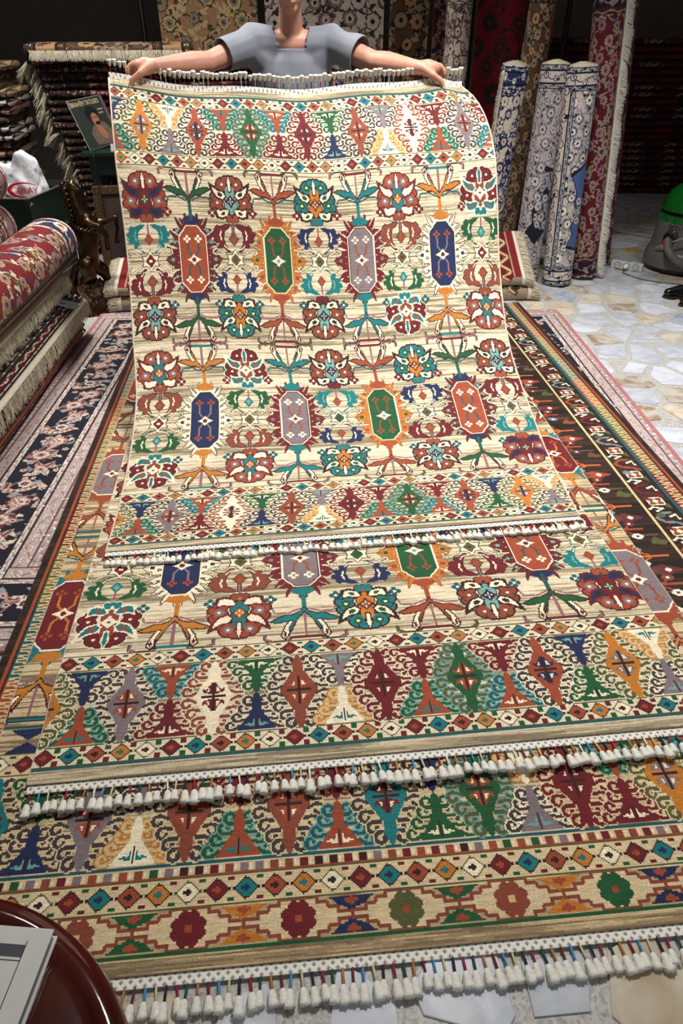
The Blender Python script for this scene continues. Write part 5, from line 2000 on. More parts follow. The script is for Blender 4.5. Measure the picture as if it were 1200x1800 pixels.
child_box('case', t, (-.06, -.03, 0), (.06, .03, .03), mat('black_plastic', (20, 20, 22), .35), .004)
child_box('label', t, (-.03, -.0308, .004), (.012, -.030, .026), M_SLVB, 0)
bm = bmesh.new()
tube(bm, spline([(-.06, 0, .012), (-.12, -.03, .01), (-.17, -.08, .006), (-.185, -.13, -.03), (-.185, -.135, -.2), (-.17, -.13, -.42)], 30), .003, 6)
bm_obj('cable', bm, mat('black_cable', (24, 24, 24), .5), t, True)
t = thing('card', 'small white folded card standing beside the black charger', 'card', (-1.09, 5.36, .8005), math.radians(-15))
for s_ in (1, -1):
    child_box('leaf', t, (-.022, -.0006, 0), (.022, .0006, .045), M_SLVB, 0, Matrix.Translation((0, s_ * .012, 0)) @ Euler((s_ * .26, 0, 0)).to_matrix().to_4x4())

# dark carved frame leaning under the table, small roll beside it
M_GILT = mat('dark_gilt_wood', (70, 50, 28), .45, .3, noise=.5, scale=60, bump=.6, bscale=90)
t = thing('picture_frame', 'dark gilt carved frame leaning under the green table', 'frame', (-1.01, 5.24, 0), math.radians(4))
t.rotation_euler = (math.radians(-9), 0, math.radians(4))
for lo, hi in (((-.27, 0, .0), (.27, .03, .06)), ((-.27, 0, .54), (.27, .03, .60)), ((-.27, 0, .06), (-.21, .03, .54)), ((.21, 0, .06), (.27, .03, .54))):
    child_box('moulding', t, lo, hi, M_GILT, .008)
child_box('canvas', t, (-.21, .012, .06), (.21, .02, .54), mat('dark_canvas', (26, 20, 18), .7, mix=(60, 34, 26), scale=9))
roll_thing('rolled_rug', 'small pinkish rolled rug standing by the leg of the green table', chart_roll('mauveroll', 70, 80, 77), (-.93, 5.06, .005), (-.95, 5.10, .52), .055, .055, 2.0, up=Vector((0, -1, 0)), ends=.01)

# bronze rearing horse
M_BRONZE = mat('dark_polished_bronze', (70, 54, 38), 0.28, 0.9, noise=.45, scale=16, bump=.25, bscale=60)
HY = 4.50
h = lambda px, py, dy=0.0: at(px, py, HY + dy)
t = thing('horse_statue', 'dark bronze statue of a rearing horse between the rolls and the table', 'statue', (-1.20, HY, 0))
bm = bmesh.new()
cap = lambda a, b, r0, r1: capsule(bm, a, b, r0, r1)
# trunk: hips, loin, deep chest
cap(h(158, 468), h(156, 448), .062, .060)
cap(h(156, 448), h(152, 415), .060, .074)
cap(h(152, 415), h(150, 388), .074, .066)
# neck and head
cap(h(150, 388), h(136, 362), .058, .048)
cap(h(136, 362), h(124, 332), .048, .036)
cap(h(126, 328), h(136, 336), .034, .030)
cap(h(136, 336), h(148, 351), .028, .019)
cap(h(148, 351), h(151, 355), .018, .017)
cap(h(130, 342), h(134, 346), .026, .020)
cap(h(119, 322), h(117, 311), .009, .003)
cap(h(126, 320), h(127, 309), .009, .003)
# forelegs
for pts, dy in ((((162, 392), (181, 391), (203, 382), (207, 402), (205, 420)), .035), (((156, 394), (172, 398), (187, 414), (187, 422), (188, 432)), -.045)):
    rs = (.036, .026, .018, .012, .011)
    P_ = [h(*p, dy) for p in pts]
    for a, b, r0, r1 in zip(P_, P_[1:], rs, rs[1:]): cap(a, b, r0, r1)
    cap(P_[-1], P_[-1] + Vector((.004, -.004, -.016)), .014, .017)
# hind legs: stifle forward, hock back, near-vertical shank
for pts, dy in ((((164, 466), (181, 474), (190, 492), (184, 508), (188, 524)), .04), (((152, 466), (158, 482), (146, 498), (150, 514), (158, 530)), -.05)):
    rs = (.055, .042, .022, .015, .014)
    P_ = [h(*p, dy) for p in pts]
    for a, b, r0, r1 in zip(P_, P_[1:], rs, rs[1:]): cap(a, b, r0, r1)
    cap(P_[-1], P_[-1] + Vector((.012, -.006, -.016)), .017, .021)
# tail
P_ = [h(148, 462), h(134, 470), h(128, 492), h(134, 520), h(142, 540)]
for a, b, r0, r1 in zip(P_, P_[1:], (.018, .024, .026, .020), (.024, .026, .020, .006)): cap(a, b, r0, r1)
for v in bm.verts:
    v.co -= t.location
o = apply_remesh('body', bm, .0065, M_BRONZE, t, 5)
# mane, breast strap and rosette
bm = bmesh.new()
for k in range(9):
    f = k / 8
    b = h(118, 318).lerp(h(134, 392), f) - t.location
    b += Vector((-.012 + .018 * math.sin(f * 3), -.02, 0))
    tube(bm, [b, b + Vector((-.022, -.015, -.018)), b + Vector((-.026, -.012, -.055)), b + Vector((-.014, -.02, -.085))], [.010, .012, .009, .002], 6)
bm_obj('mane', bm, M_BRONZE, t, True)
bm = bmesh.new()
c = h(151, 396) - t.location
ring = [c + Vector((.080 * math.cos(a), .078 * math.sin(a), .012 * math.sin(a) - .02 * math.cos(a))) for a in np.linspace(0, 2 * PI, 33)]
tube(bm, ring, .009, 6, False)
for a in np.linspace(0, 2 * PI, 25)[:-1]:
    ell(bm, c + Vector((.088 * math.cos(a), .086 * math.sin(a), .012 * math.sin(a) - .02 * math.cos(a) + .012)), (.006, .006, .006))
bm_obj('breast_strap', bm, M_BRONZE, t, True)
bm = bmesh.new()
ell(bm, h(163, 380, -.07) - t.location, (.016, .010, .016))
bm_obj('rosette', bm, M_BRONZE, t, True)
bm = bmesh.new()
bmesh.ops.create_icosphere(bm, subdivisions=5, radius=1)
for v in bm.verts:
    d = v.co.normalized()
    n_ = mnoise.noise(d * 9) * .10 + mnoise.noise(d * 22) * .10
    z = max(0, d.z)
    v.co = Vector((d.x * .135 * (1 + n_) - .015, d.y * .14 * (1 + n_), (z ** .8) * .20 * (1 + n_) if d.z > 0 else 0))
bm_obj('rock_base', bm, mat('chased_bronze_rock', (62, 46, 30), .4, .85, noise=.6, scale=50, bump=.8, bscale=70), t, True)

# ------------------------------------------------------------------ round table and book by the camera
M_MAHOG = mat('polished_mahogany', (74, 24, 18), 0.14, noise=.35, scale=9, coat=.6)
t = thing('round_table', 'low round polished mahogany table at the near left corner', 'table', (-.533, .193, 0))
bm = bmesh.new()
R_ = .333
lathe(bm, [(.001, .470), (R_ - .03, .470), (R_ - .008, .474), (R_, .482), (R_ - .002, .490), (R_ - .012, .494), (R_ - .016, .499), (R_ - .030, .500), (R_ - .034, .4965), (R_ - .046, .4965), (R_ - .050, .4985), (.001, .4985)], 96)
smooth_by_angle(bm_obj('table_top', bm, M_MAHOG, t), 50)
bm = bmesh.new()
lathe(bm, [(.02, .06), (.045, .08), (.030, .13), (.026, .22), (.042, .30), (.030, .38), (.06, .45), (.09, .4695)], 32)
bm_obj('pedestal', bm, M_MAHOG, t, True)
for k in range(3):
    a = k * 2 * PI / 3 + .5
    bm = bmesh.new()
    tube(bm, spline([(.02 * math.cos(a), .02 * math.sin(a), .12), (.12 * math.cos(a), .12 * math.sin(a), .10), (.22 * math.cos(a), .22 * math.sin(a), .03), (.25 * math.cos(a), .25 * math.sin(a), .014)], 12), [.022] * 9 + [.018, .016, .014], 8)
    bm_obj('leg', bm, M_MAHOG, t, True)
t = thing('book', 'white hardback book with a grey band lying on the round table', 'book', (-.344, .449, .4992), math.radians(-9.0))
M_COV = mat('white_book_cover', (222, 222, 220), .35, noise=.04)
M_PAGES = mat('book_pages', (170, 164, 156), .8, noise=.15, scale=300)
child_box('page_block', t, (-.295, -.205, .003), (-.004, -.004, .020), M_PAGES, 0)
child_box('cover', t, (-.30, -.21, .020), (0, 0, .0228), M_COV, .0008)
child_box('back_cover', t, (-.30, -.21, 0), (0, 0, .003), M_COV, .0008)
M_GREYP, M_INKP = mat('grey_print', (84, 84, 90), .4, noise=.1), mat('black_print', (30, 30, 32), .4)
child_box('printed_band', t, (-.30, -.036, .0228), (-.029, -.0215, .0231), M_GREYP, 0)
for lo, hi in (((-.0290, -.10, .0228), (-.0280, -.0165, .0232)), ((-.30, -.0405, .0228), (-.029, -.0396, .0232)), ((-.0600, -.10, .0228), (-.0590, -.0396, .0232)), ((-.30, -.10, .0228), (-.028, -.0990, .0232))):
    child_box('printed_line', t, lo, hi, M_INKP, 0)

# ------------------------------------------------------------------ vacuum cleaner, power strip, cable
M_VGREY = mat('grey_plastic', (112, 110, 106), .38, noise=.06, scale=8)
M_VDARK = mat('dark_grey_plastic', (58, 58, 58), .35, noise=.05)
M_VGREEN = mat('glossy_green_plastic', (16, 112, 34), .18, noise=.05, coat=.4)
M_BLACKP = mat('black_rubber', (16, 16, 16), .4)
VC = Vector((3.03, 5.08, 0))
t = thing('vacuum_cleaner', 'grey and green drum vacuum cleaner with a hose on the marble floor', 'vacuum cleaner', VC)
def vpart(name, prof, m, par=None, seg=56, ang=35):
    bm = bmesh.new()
    lathe(bm, prof, seg)
    return smooth_by_angle(bm_obj(name, bm, m, par or t), ang)
vpart('base_ring', [(.25, .012), (.268, .014), (.272, .03), (.25, .034)], M_BLACKP)
vpart('skirt', [(.25, .032), (.275, .034), (.279, .06), (.275, .10), (.266, .135), (.250, .155), (.24, .158)], M_VGREY)
vpart('tank', [(.20, .14), (.254, .15), (.249, .17), (.243, .22), (.239, .29), (.237, .342), (.18, .344)], M_VGREY)
vpart('green_band', [(.18, .340), (.237, .341), (.241, .346), (.241, .382), (.236, .387), (.17, .388)], M_VGREEN)
vpart('dark_gap', [(.15, .384), (.214, .386), (.214, .416), (.15, .418)], M_BLACKP)
vpart('dome', [(.17, .412), (.226, .414), (.230, .420), (.228, .442), (.215, .487), (.187, .535), (.141, .572), (.083, .592), (.001, .598)], M_VGREEN)
vpart('dome_rim', [(.22, .410), (.233, .413), (.233, .422), (.225, .425)], M_VGREEN)
hd = bmesh.new()
tube(hd, spline([(-.095, -.02, .584), (-.085, -.02, .615), (-.03, -.02, .632), (.05, -.02, .632), (.085, -.02, .584)], 24), .014, 10)
bm_obj('handle', hd, mat('orange_plastic', (232, 120, 30), .3), t, True)
for k in range(4):
    a = k * PI / 2 + .8
    bm = bmesh.new()
    lathe(bm, [(.001, -.012), (.009, -.010), (.012, 0), (.009, .010), (.001, .012)], 14, Matrix.Translation((.24 * math.cos(a), .24 * math.sin(a), .012)) @ Euler((PI / 2, 0, a)).to_matrix().to_4x4(), False)
    bm_obj('castor', bm, M_BLACKP, t, True)
a0 = math.radians(-147)          # towards the camera
dirv = Vector((math.cos(a0), math.sin(a0), 0))
q = dirv.to_track_quat('Z', 'Y').to_matrix().to_4x4()
ip = dirv * .240 + Vector((0, 0, .262))
bm = bmesh.new()
lathe(bm, [(.03, -.02), (.046, -.01), (.046, .012), (.040, .016), (.040, .03), (.035, .033), (.035, .05), (.030, .052)], 28, Matrix.Translation(ip) @ q)
inl = smooth_by_angle(bm_obj('inlet', bm, M_VDARK, t), 40)
P0 = ip + dirv * .05
pts = spline([P0, P0 + Vector((-.02, -.05, -.03)), P0 + Vector((-.010, -.085, -.08)), P0 + Vector((.06, -.11, -.145)), P0 + Vector((.18, -.13, -.195)), P0 + Vector((.38, -.12, -.225)), P0 + Vector((.62, -.05, -.230))], 160)
bm = bmesh.new()
tube(bm, pts, [.0265 + .0016 * (1 if (i // 2) % 2 else -1) for i in range(160)], 14)
bm_obj('hose', bm, M_VGREY, t, True)
bm = bmesh.new()
lathe(bm, [(.030, 0), (.033, .002), (.033, .03), (.029, .034)], 24, Matrix.Translation(P0) @ (pts[3] - pts[0] if False else Vector((-.3, -.75, -.5))).normalized().to_track_quat('Z', 'Y').to_matrix().to_4x4())
bm_obj('hose_collar', bm, M_BLACKP, t, True)
bm = bmesh.new()
wa = [Vector((-.262, -.06, .158)), Vector((-.268, -.09, .175)), Vector((-.235, -.20, .235)), Vector((-.12, -.29, .305)), Vector((.06, -.31, .355)), Vector((.22, -.16, .365))]
tube(bm, spline([tuple(p) for p in wa], 40), .0055, 8)
bm_obj('carry_wire', bm, mat('pale_wire', (170, 168, 160), .4), t, True)
# lettering wraps the tank
tm = text_mesh('lettering', 'arzum', .062, M_BLACKP, t, Matrix.Identity(4), 1.0, .0004)
for v in tm.data.vertices:
    a = math.radians(-139) + v.co.x / .238
    v.co = Vector((math.cos(a) * (.2385 + v.co.z), math.sin(a) * (.2385 + v.co.z), 0.322 + v.co.y))
# flower sticker
for k, (dx, dz, c_) in enumerate(((-.03, .012, (196, 40, 34)), (.0, .03, (230, 150, 40)), (.03, .010, (196, 40, 34)), (.018, -.022, (222, 190, 60)), (-.02, -.022, (222, 150, 50)), (0, 0, (240, 220, 120)))):
    bm = bmesh.new()
    n = 12
    vs = []
    for i in range(n):
        r_ = .019 * (1 + .25 * math.cos(5 * 2 * PI * i / n))
        ax_, az_ = dx + r_ * math.cos(2 * PI * i / n), dz + r_ * math.sin(2 * PI * i / n)
        z = .200 + az_
        rr = np.interp(z, (.15, .17, .22, .29), (.254, .249, .243, .239)) + .0012 + .0002 * k
        a = math.radians(-152) + ax_ / rr
        vs.append(bm.verts.new((rr * math.cos(a), rr * math.sin(a), z)))
    bm.faces.new(vs)
    bm_obj('sticker_petal', bm, mat('sticker_%d' % k, c_, .4), t)

M_WPLAS = mat('white_plastic', (206, 204, 198), .4, noise=.04)
t = thing('power_strip', 'white three-socket power strip on the floor beside the vacuum cleaner', 'power strip', (2.60, 5.055, 0.0), math.radians(-38))
child_box('housing', t, (-.115, -.022, .001), (.115, .022, .056), M_WPLAS, .006)
for k in (-1, 0, 1):
    bm = bmesh.new()
    lathe(bm, [(.021, 0), (.0235, 0), (.0235, .002), (.021, .002), (.020, -.006), (.001, -.006)], 28, Matrix.Translation((k * .066, -.0222, .030)) @ Euler((PI / 2, 0, 0)).to_matrix().to_4x4(), False)
    s_ = bm_obj('socket', bm, mat('socket_grey', (120, 118, 114), .5), t, True)
    for e in (-1, 1):
        bm = bmesh.new()
        lathe(bm, [(.001, 0), (.003, 0), (.003, .0015), (.001, .0015)], 10, Matrix.Translation((k * .066 + e * .009, -.0250, .030)) @ Euler((PI / 2, 0, 0)).to_matrix().to_4x4(), False)
        bm_obj('socket_hole', bm, M_BLACKP, s_)
bm = bmesh.new()
tube(bm, spline([(-.115, 0, .02), (-.138, .012, .010), (-.135, .06, .006), (-.09, .12, .006), (-.02, .22, .006)], 24), .0035, 6)
bm_obj('supply_cable', bm, mat('dark_cable', (56, 54, 52), .5), t, True)
pr = Matrix.Translation((2.60, 5.055, 0)) @ Matrix.Rotation(math.radians(-38), 4, 'Z')
t = thing('power_plug', 'white plug in the middle socket with a grey cable across the floor', 'plug', (2.60, 5.055, 0.0), math.radians(-38))
bm = bmesh.new()
lathe(bm, [(.019, .0255), (.0195, .03), (.0185, .05), (.014, .062), (.009, .070), (.006, .085)], 20, Matrix.Translation((0, 0, .030)) @ Euler((PI / 2, 0, 0)).to_matrix().to_4x4())
bm_obj('plug_body', bm, mat('bright_white_plastic', (236, 236, 232), .35), t, True)
inv = pr.inverted()
wp = [pr @ Vector((0, -.085, .030)), pr @ Vector((0, -.105, .015)), pr @ Vector((.03, -.13, .004)), Vector((2.60, 4.80, .004)), Vector((2.75, 4.69, .004)), Vector((2.92, 4.62, .004)), Vector((3.12, 4.56, .004))]
bm = bmesh.new()
tube(bm, spline([tuple(inv @ p) for p in wp], 50), .0035, 6)
bm_obj('cable', bm, mat('grey_cable', (84, 82, 78), .5), t, True)
bm = bmesh.new()
tube(bm, spline([(2.75, 6.9, .0), (2.9, 6.35, .0), (3.15, 6.0, .0), (3.5, 5.75, .0)], 40), .004, 6)
o = bm_obj('loose_cable', bm, mat('pale_cable', (112, 108, 102), .5), None, True)
o.location = (0, 0, .0042)
tag(o, 'thin pale cable trailing across the dim floor behind the vacuum cleaner', 'cable')

# ------------------------------------------------------------------ people
M_SKIN = mat('skin', (196, 140, 116), .5, noise=.06, scale=18, bump=.06, bscale=160, mix=(204, 148, 126))
M_SKIN.node_tree.nodes['Principled BSDF'].inputs['Subsurface Weight'].default_value = .08
M_SKIN.node_tree.nodes['Principled BSDF'].inputs['Subsurface Radius'].default_value = (.02, .008, .004)
M_HAIR = mat('dark_hair', (30, 24, 20), .5, noise=.3, scale=60, bump=.5, bscale=140)
M_NAIL = mat('fingernail', (226, 178, 164), .3)


def arm_hand(bm, sh, el, wr, kn, fing, thumb):
    """Shoulder to fingertips: tapering capsules that the remesh fuses."""
    capsule(bm, sh, el, .058, .042)
    capsule(bm, el, el.lerp(wr, .3), .046, .049)
    capsule(bm, el.lerp(wr, .3), wr, .049, .029)
    for f in fing:
        capsule(bm, wr.lerp(f[0], .12), f[0], .020, .0125)
        for a, b, r0, r1 in zip(f, f[1:], (.0108, .0098, .0088), (.0098, .0088, .0072)):
            capsule(bm, a, b, r0, r1, 12)
    capsule(bm, wr, kn, .030, .030)
    ell(bm, wr.lerp(kn, .62), (.044, .026, .036))
    for a, b, r0, r1 in zip(thumb, thumb[1:], (.021, .0150, .0130), (.0160, .0132, .0105)):
        capsule(bm, a, b, r0, r1, 12)


def person(label, J, shirt, trousers, shoe, hair_m, sleeves, face, vox=.006):
    """J: joints in world space. The body is one skin; clothes, hair and shoes are its parts."""
    root = Vector(((J['ank'][0].x + J['ank'][1].x) / 2, (J['ank'][0].y + J['ank'][1].y) / 2, 0))
    t = thing('person', label, 'person', root)
    R = lambda v: Vector(v) - root
    pel, chest, neck, head = R(J['pel']), R(J['chest']), R(J['neck']), R(J['head'])
    fw, sd = Vector(face).normalized(), None
    sd = fw.cross(Vector((0, 0, 1))).normalized()
    yaw = math.atan2(fw.y, fw.x) + PI / 2
    bm = bmesh.new()
    ell(bm, pel, (.155, .105, .13), (0, 0, yaw))
    ell(bm, pel.lerp(chest, .5), (.14, .095, .17), (0, 0, yaw))
    ell(bm, chest, (.165, .105, .19), (0, 0, yaw))
    capsule(bm, chest + Vector((0, 0, .14)), neck, .07, .055)
    capsule(bm, neck, head + Vector((0, 0, -.06)) - fw * .012, .056, .052)
    for i in (0, 1):
        sh, el, wr, kn = R(J['sh'][i]), R(J['el'][i]), R(J['wr'][i]), R(J['kn'][i])
        capsule(bm, neck + Vector((0, 0, -.05)), sh, .06, .058)
        arm_hand(bm, sh, el, wr, kn, [[R(p) for p in f] for f in J['fing'][i]], [R(p) for p in J['thumb'][i]])
        hp, kne, an = pel + sd * (.09 if i else -.09) + Vector((0, 0, -.05)), R(J['knee'][i]), R(J['ank'][i])
        capsule(bm, hp, kne, .085, .055)
        capsule(bm, kne, kne.lerp(an, .35), .054, .056)
        capsule(bm, kne.lerp(an, .35), an, .056, .036)
        capsule(bm, an, an + fw * .12 + Vector((0, 0, -.05)), .036, .028)
    # head: skull, jaw, nose, ears, brow
    hr = (0, 0, yaw)
    ell(bm, head + Vector((0, 0, .03)) - fw * .01, (.074, .092, .088), hr)
    ell(bm, head + fw * .018 + Vector((0, 0, -.03)), (.060, .070, .075), hr)
    ell(bm, head + fw * .045 + Vector((0, 0, -.085)), (.034, .030, .026), hr)
    capsule(bm, head + fw * .084 + Vector((0, 0, .012)), head + fw * .104 + Vector((0, 0, -.022)), .008, .013)
    for s_ in (-1, 1):
        ell(bm, head + sd * .074 * s_ - fw * .004 + Vector((0, 0, -.005)), (.009, .018, .030), hr)
        ell(bm, head + sd * .03 * s_ + fw * .076 + Vector((0, 0, .020)), (.020, .012, .007), hr)
    for dz, r_ in ((-.052, .007), (-.061, .008)):
        ell(bm, head + fw * .082 + Vector((0, 0, dz)), (.024, .010, r_), hr)
    body = apply_remesh('body', bm, vox, M_SKIN, t, 4)
    for s_ in (-1, 1):
        bm = bmesh.new()
        ell(bm, head + sd * .03 * s_ + fw * .079 + Vector((0, 0, .006)), (.012, .008, .007), hr)
        e = bm_obj('eye', bm, mat('eye_white', (225, 222, 215), .2), t, True)
        bm = bmesh.new()
        ell(bm, head + sd * .03 * s_ + fw * .0855 + Vector((0, 0, .006)), (.005, .003, .005), hr)
        bm_obj('iris', bm, M_HAIR, e, True)
    # hair: a cap over the skull
    bm = bmesh.new()
    bmesh.ops.create_icosphere(bm, subdivisions=4, radius=1, matrix=Matrix.Identity(4))
    for v in list(bm.verts):
        d = v.co.normalized()
        f = d.dot(fw)
        low = -.25 if f < .1 else (.30 if f > .5 else -.25 + (f - .1) * 1.37)
        if d.z < low - .2:
            bm.verts.remove(v)
            continue
        rr = .104 + .008 * mnoise.noise(d * 8)
        v.co = head + Vector((0, 0, .035)) - fw * .012 + sd * d.dot(sd) * (rr - .020) + fw * f * (rr - .002) + Vector((0, 0, d.z * rr * .93))
    hh_ = bm_obj('hair', bm, hair_m, t, True)
    so = hh_.modifiers.new('s', 'SOLIDIFY'); so.thickness = .012
    # shirt
    bm = bmesh.new()
    ell(bm, pel + Vector((0, 0, .06)), (.182, .132, .16), (0, 0, yaw))
    ell(bm, pel.lerp(chest, .5), (.172, .126, .20), (0, 0, yaw))
    ell(bm, chest, (.196, .134, .205), (0, 0, yaw))
    capsule(bm, chest + Vector((0, 0, .12)), neck + Vector((0, 0, -.01)), .088, .074)
    for i in (0, 1):
        sh, el, wr = R(J['sh'][i]), R(J['el'][i]), R(J['wr'][i])
        capsule(bm, neck + Vector((0, 0, -.05)), sh, .078, .078)
        capsule(bm, chest + (sh - chest) * .55, sh, .09, .075)
        capsule(bm, sh, sh.lerp(el, 1.1 if sleeves == 'short' else 1), .078, .074 if sleeves == 'short' else .06)
        if sleeves != 'short':
            capsule(bm, el, wr, .06, .044)
    s_o = apply_remesh('shirt', bm, .008, shirt, t, 6)
    bm = bmesh.new()
    bm.from_mesh(s_o.data)
    def cut(co, no):
        bmesh.ops.bisect_plane(bm, geom=bm.verts[:] + bm.edges[:] + bm.faces[:], plane_co=co, plane_no=no, clear_outer=True)
    cut(pel + Vector((0, 0, -.03)), Vector((0, 0, -1)))
    nc = neck + fw * .012
    bmesh.ops.delete(bm, geom=[f for f in bm.faces if f.calc_center_median().z > neck.z - .06 and (f.calc_center_median() - nc).xy.length < .088], context='FACES')
    if sleeves == 'short':
        for i in (0, 1):
            sh, el = R(J['sh'][i]), R(J['el'][i])
            d = (el - sh).normalized()
            cut(sh.lerp(el, .66), d)
    for v in bm.verts:
        p = v.co - chest
        w_ = .0055 * math.sin(p.dot(sd) * 34 + 3.0 * mnoise.noise(p * 5) + p.z * 6) + .005 * mnoise.noise(p * 9)
        v.co += v.normal * w_
    bm.to_mesh(s_o.data)
    bm.free()
    so = s_o.modifiers.new('s', 'SOLIDIFY'); so.thickness = .004; so.offset = -1
    # trousers
    bm = bmesh.new()
    ell(bm, pel + Vector((0, 0, -.02)), (.172, .122, .13), (0, 0, yaw))
    for i in (0, 1):
        hp, kne, an = pel + sd * (.09 if i else -.09) + Vector((0, 0, -.05)), R(J['knee'][i]), R(J['ank'][i])
        capsule(bm, hp, kne, .102, .076)
        capsule(bm, kne, an, .076, .066)
    s_o = apply_remesh('trousers', bm, .009, trousers, t, 5)
    bm = bmesh.new()
    bm.from_mesh(s_o.data)
    bmesh.ops.bisect_plane(bm, geom=bm.verts[:] + bm.edges[:] + bm.faces[:], plane_co=Vector((0, 0, R(J['ank'][0]).z - .05)), plane_no=Vector((0, 0, -1)), clear_outer=True)
    for v in bm.verts:
        v.co += v.normal * .004 * mnoise.noise(v.co * 12)
    bm.to_mesh(s_o.data)
    bm.free()
    for i in (0, 1):
        an = R(J['ank'][i])
        b0 = Vector((an.x, an.y, 0))
        g = J.get('toe', [fw, fw])[i]
        g = Vector(g).normalized()
        bm = bmesh.new()
        capsule(bm, b0 - g * .05 + Vector((0, 0, .052)), b0 + g * .06 + Vector((0, 0, .050)), .040, .042)
        capsule(bm, b0 + g * .06 + Vector((0, 0, .048)), b0 + g * .185 + Vector((0, 0, .036)), .042, .028)
        capsule(bm, b0 + Vector((0, 0, .05)), b0 + Vector((0, 0, .105)), .045, .044)
        ell(bm, b0 + g * .10 + Vector((0, 0, .030)), (.046, .046, .03), (0, 0, 0))
        up = apply_remesh('shoe', bm, .006, shoe, t, 5)
        bm = bmesh.new()
        lf = g.cross(Vector((0, 0, 1)))
        ol = [(-.100, 0), (-.085, .030), (-.03, .038), (.05, .040), (.11, .048), (.17, .038), (.212, .012)]
        ol = ol + [(a, -b) for a, b in ol[::-1] if b]
        lo = [bm.verts.new(b0 + g * a + lf * b + Vector((0, 0, .001))) for a, b in ol]
        hi = [bm.verts.new(b0 + g * a + lf * b + Vector((0, 0, .018))) for a, b in ol]
        bm.faces.new(lo); bm.faces.new(hi)
        for k in range(len(ol)):
            bm.faces.new((lo[k], lo[(k + 1) % len(ol)], hi[(k + 1) % len(ol)], hi[k]))
        bm_obj('sole', bm, M_BLACKP, up)
    return t


def grip(u, s):
    """Joints of a hand that pinches the held rug's top edge at u; s=+1 for the hand on the right of the picture."""
    G = Vector(a_point(u, 1.004))
    wr = G + Vector((-s * .098, .020, .050))
    kn = G + Vector((-s * .022, .022, .046))
    fing = []
    for k, (dz, ln) in enumerate(((.022, .92), (.006, 1.0), (-.010, .95), (-.025, .78))):
        a = kn + Vector((0, .010 + .004 * k, dz - .004))
        fing.append([a, a + Vector((s * .036 * ln, .006, -.006)), a + Vector((s * .056 * ln, -.002, -.022)), a + Vector((s * .058 * ln, -.006, -.040))])
    thumb = [wr + Vector((s * .022, -.016, -.002)), G + Vector((-s * .030, -.020, .022)), G + Vector((s * .004, -.024, .002)), G + Vector((s * .020, -.026, -.024))]
    return wr, kn, fing, thumb


gl, gr = grip(.068, -1), grip(.925, 1)
c_, yb = .105, 3.93
J = dict(pel=Vector((c_, 3.99, .93)), chest=Vector((c_, 3.95, 1.26)), neck=Vector((c_, 3.93, 1.475)), head=Vector((c_, 3.88, 1.655)),
         sh=[Vector((c_ - .185, 3.94, 1.43)), Vector((c_ + .185, 3.94, 1.43))], el=[Vector((-.285, 3.785, 1.362)), Vector((.490, 3.775, 1.362))],
         wr=[gl[0], gr[0]], kn=[gl[1], gr[1]], fing=[gl[2], gr[2]], thumb=[gl[3], gr[3]],
         knee=[Vector((c_ - .11, 3.95, .49)), Vector((c_ + .11, 3.95, .49))], ank=[Vector((c_ - .13, 4.02, .09)), Vector((c_ + .13, 4.02, .09))])
# the stack of rugs carries the person
Jz = .022
for k in ('knee', 'ank'):
    J[k] = [p + Vector((0, 0, Jz)) for p in J[k]]
M_SHIRT = mat('grey_jersey', (124, 128, 138), .75, noise=.08, scale=10, bump=.15, bscale=500, sheen=.15)
P1 = person('person in a grey short sleeved shirt holding up the beige rug with both hands', J, M_SHIRT, mat('dark_denim', (34, 40, 56), .8, noise=.15, scale=40), mat('brown_leather', (70, 46, 34), .4), M_HAIR, 'short', (0, -1, -.12))
P1.location.z += Jz
for ch_ in P1.children:
    if ch_.name.split('.')[0] in ('body', 'eye', 'hair', 'shirt', 'trousers'):
        ch_.location.z -= Jz
for i, g in enumerate((gl, gr)):
    tip = g[3][-1]
    bm = bmesh.new()
    ell(bm, (0, 0, 0), (.0062, .0022, .008))
    o = bm_obj('thumbnail', bm, M_NAIL, P1, True)
    o.location = tip + Vector((0, -.0075, -.001)) - P1.location

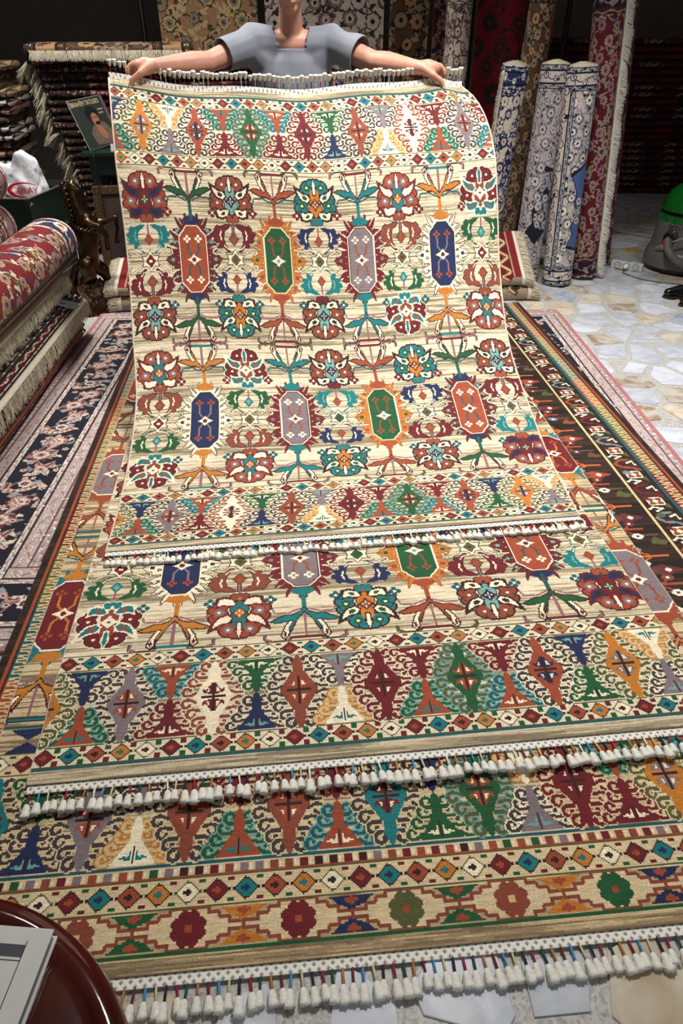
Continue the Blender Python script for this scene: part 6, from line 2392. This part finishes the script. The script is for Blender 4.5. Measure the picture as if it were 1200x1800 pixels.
# the person at the right edge: only the shoes show in the photograph
def hang(sh, s, fw):
    sd = Vector(fw).cross(Vector((0, 0, 1))).normalized() * s
    el = sh + sd * .05 + Vector((0, 0, -.28)) - Vector(fw) * .01
    wr = el + Vector((0, 0, -.25)) + Vector(fw) * .06
    kn = wr + Vector((0, 0, -.085)) + Vector(fw) * .01
    fing = []
    for k in range(4):
        a = kn + Vector(fw) * (.03 - .02 * k)
        fing.append([a, a + Vector((0, 0, -.035)) - sd * .006, a + Vector((0, 0, -.058)) - sd * .016, a + Vector((0, 0, -.072)) - sd * .03])
    th = [wr + Vector((0, 0, -.02)) + Vector(fw) * .015, wr + Vector((0, 0, -.05)) + Vector(fw) * .045, wr + Vector((0, 0, -.08)) + Vector(fw) * .055, wr + Vector((0, 0, -.102)) + Vector(fw) * .05]
    return el, wr, kn, fing, th


fw2 = Vector((-1, -.12, 0)).normalized()
sd2 = fw2.cross(Vector((0, 0, 1))).normalized()
c2_ = Vector((2.815, 4.33, 0))
sh2 = [c2_ - sd2 * .19 + Vector((0, 0, 1.40)), c2_ + sd2 * .19 + Vector((0, 0, 1.40))]
H2 = [hang(sh2[0], -1, fw2), hang(sh2[1], 1, fw2)]
J2 = dict(pel=c2_ + Vector((0, 0, .93)), chest=c2_ + Vector((0, 0, 1.25)), neck=c2_ + Vector((0, 0, 1.46)), head=c2_ + fw2 * .03 + Vector((0, 0, 1.64)), sh=sh2,
          el=[h_[0] for h_ in H2], wr=[h_[1] for h_ in H2], kn=[h_[2] for h_ in H2], fing=[h_[3] for h_ in H2], thumb=[h_[4] for h_ in H2],
          knee=[c2_ - sd2 * .095 + Vector((0, 0, .49)), c2_ + sd2 * .095 + Vector((0, 0, .49))], ank=[Vector((2.80, 4.245, .09)), Vector((2.775, 4.415, .09))])
person('person in dark clothes and black shoes standing by the vacuum cleaner', J2, mat('black_jersey', (26, 27, 30), .8, noise=.1), mat('black_trousers', (22, 23, 28), .8, noise=.1), mat('black_leather', (14, 15, 18), .22, noise=.1), M_HAIR, 'long', tuple(fw2), .011)
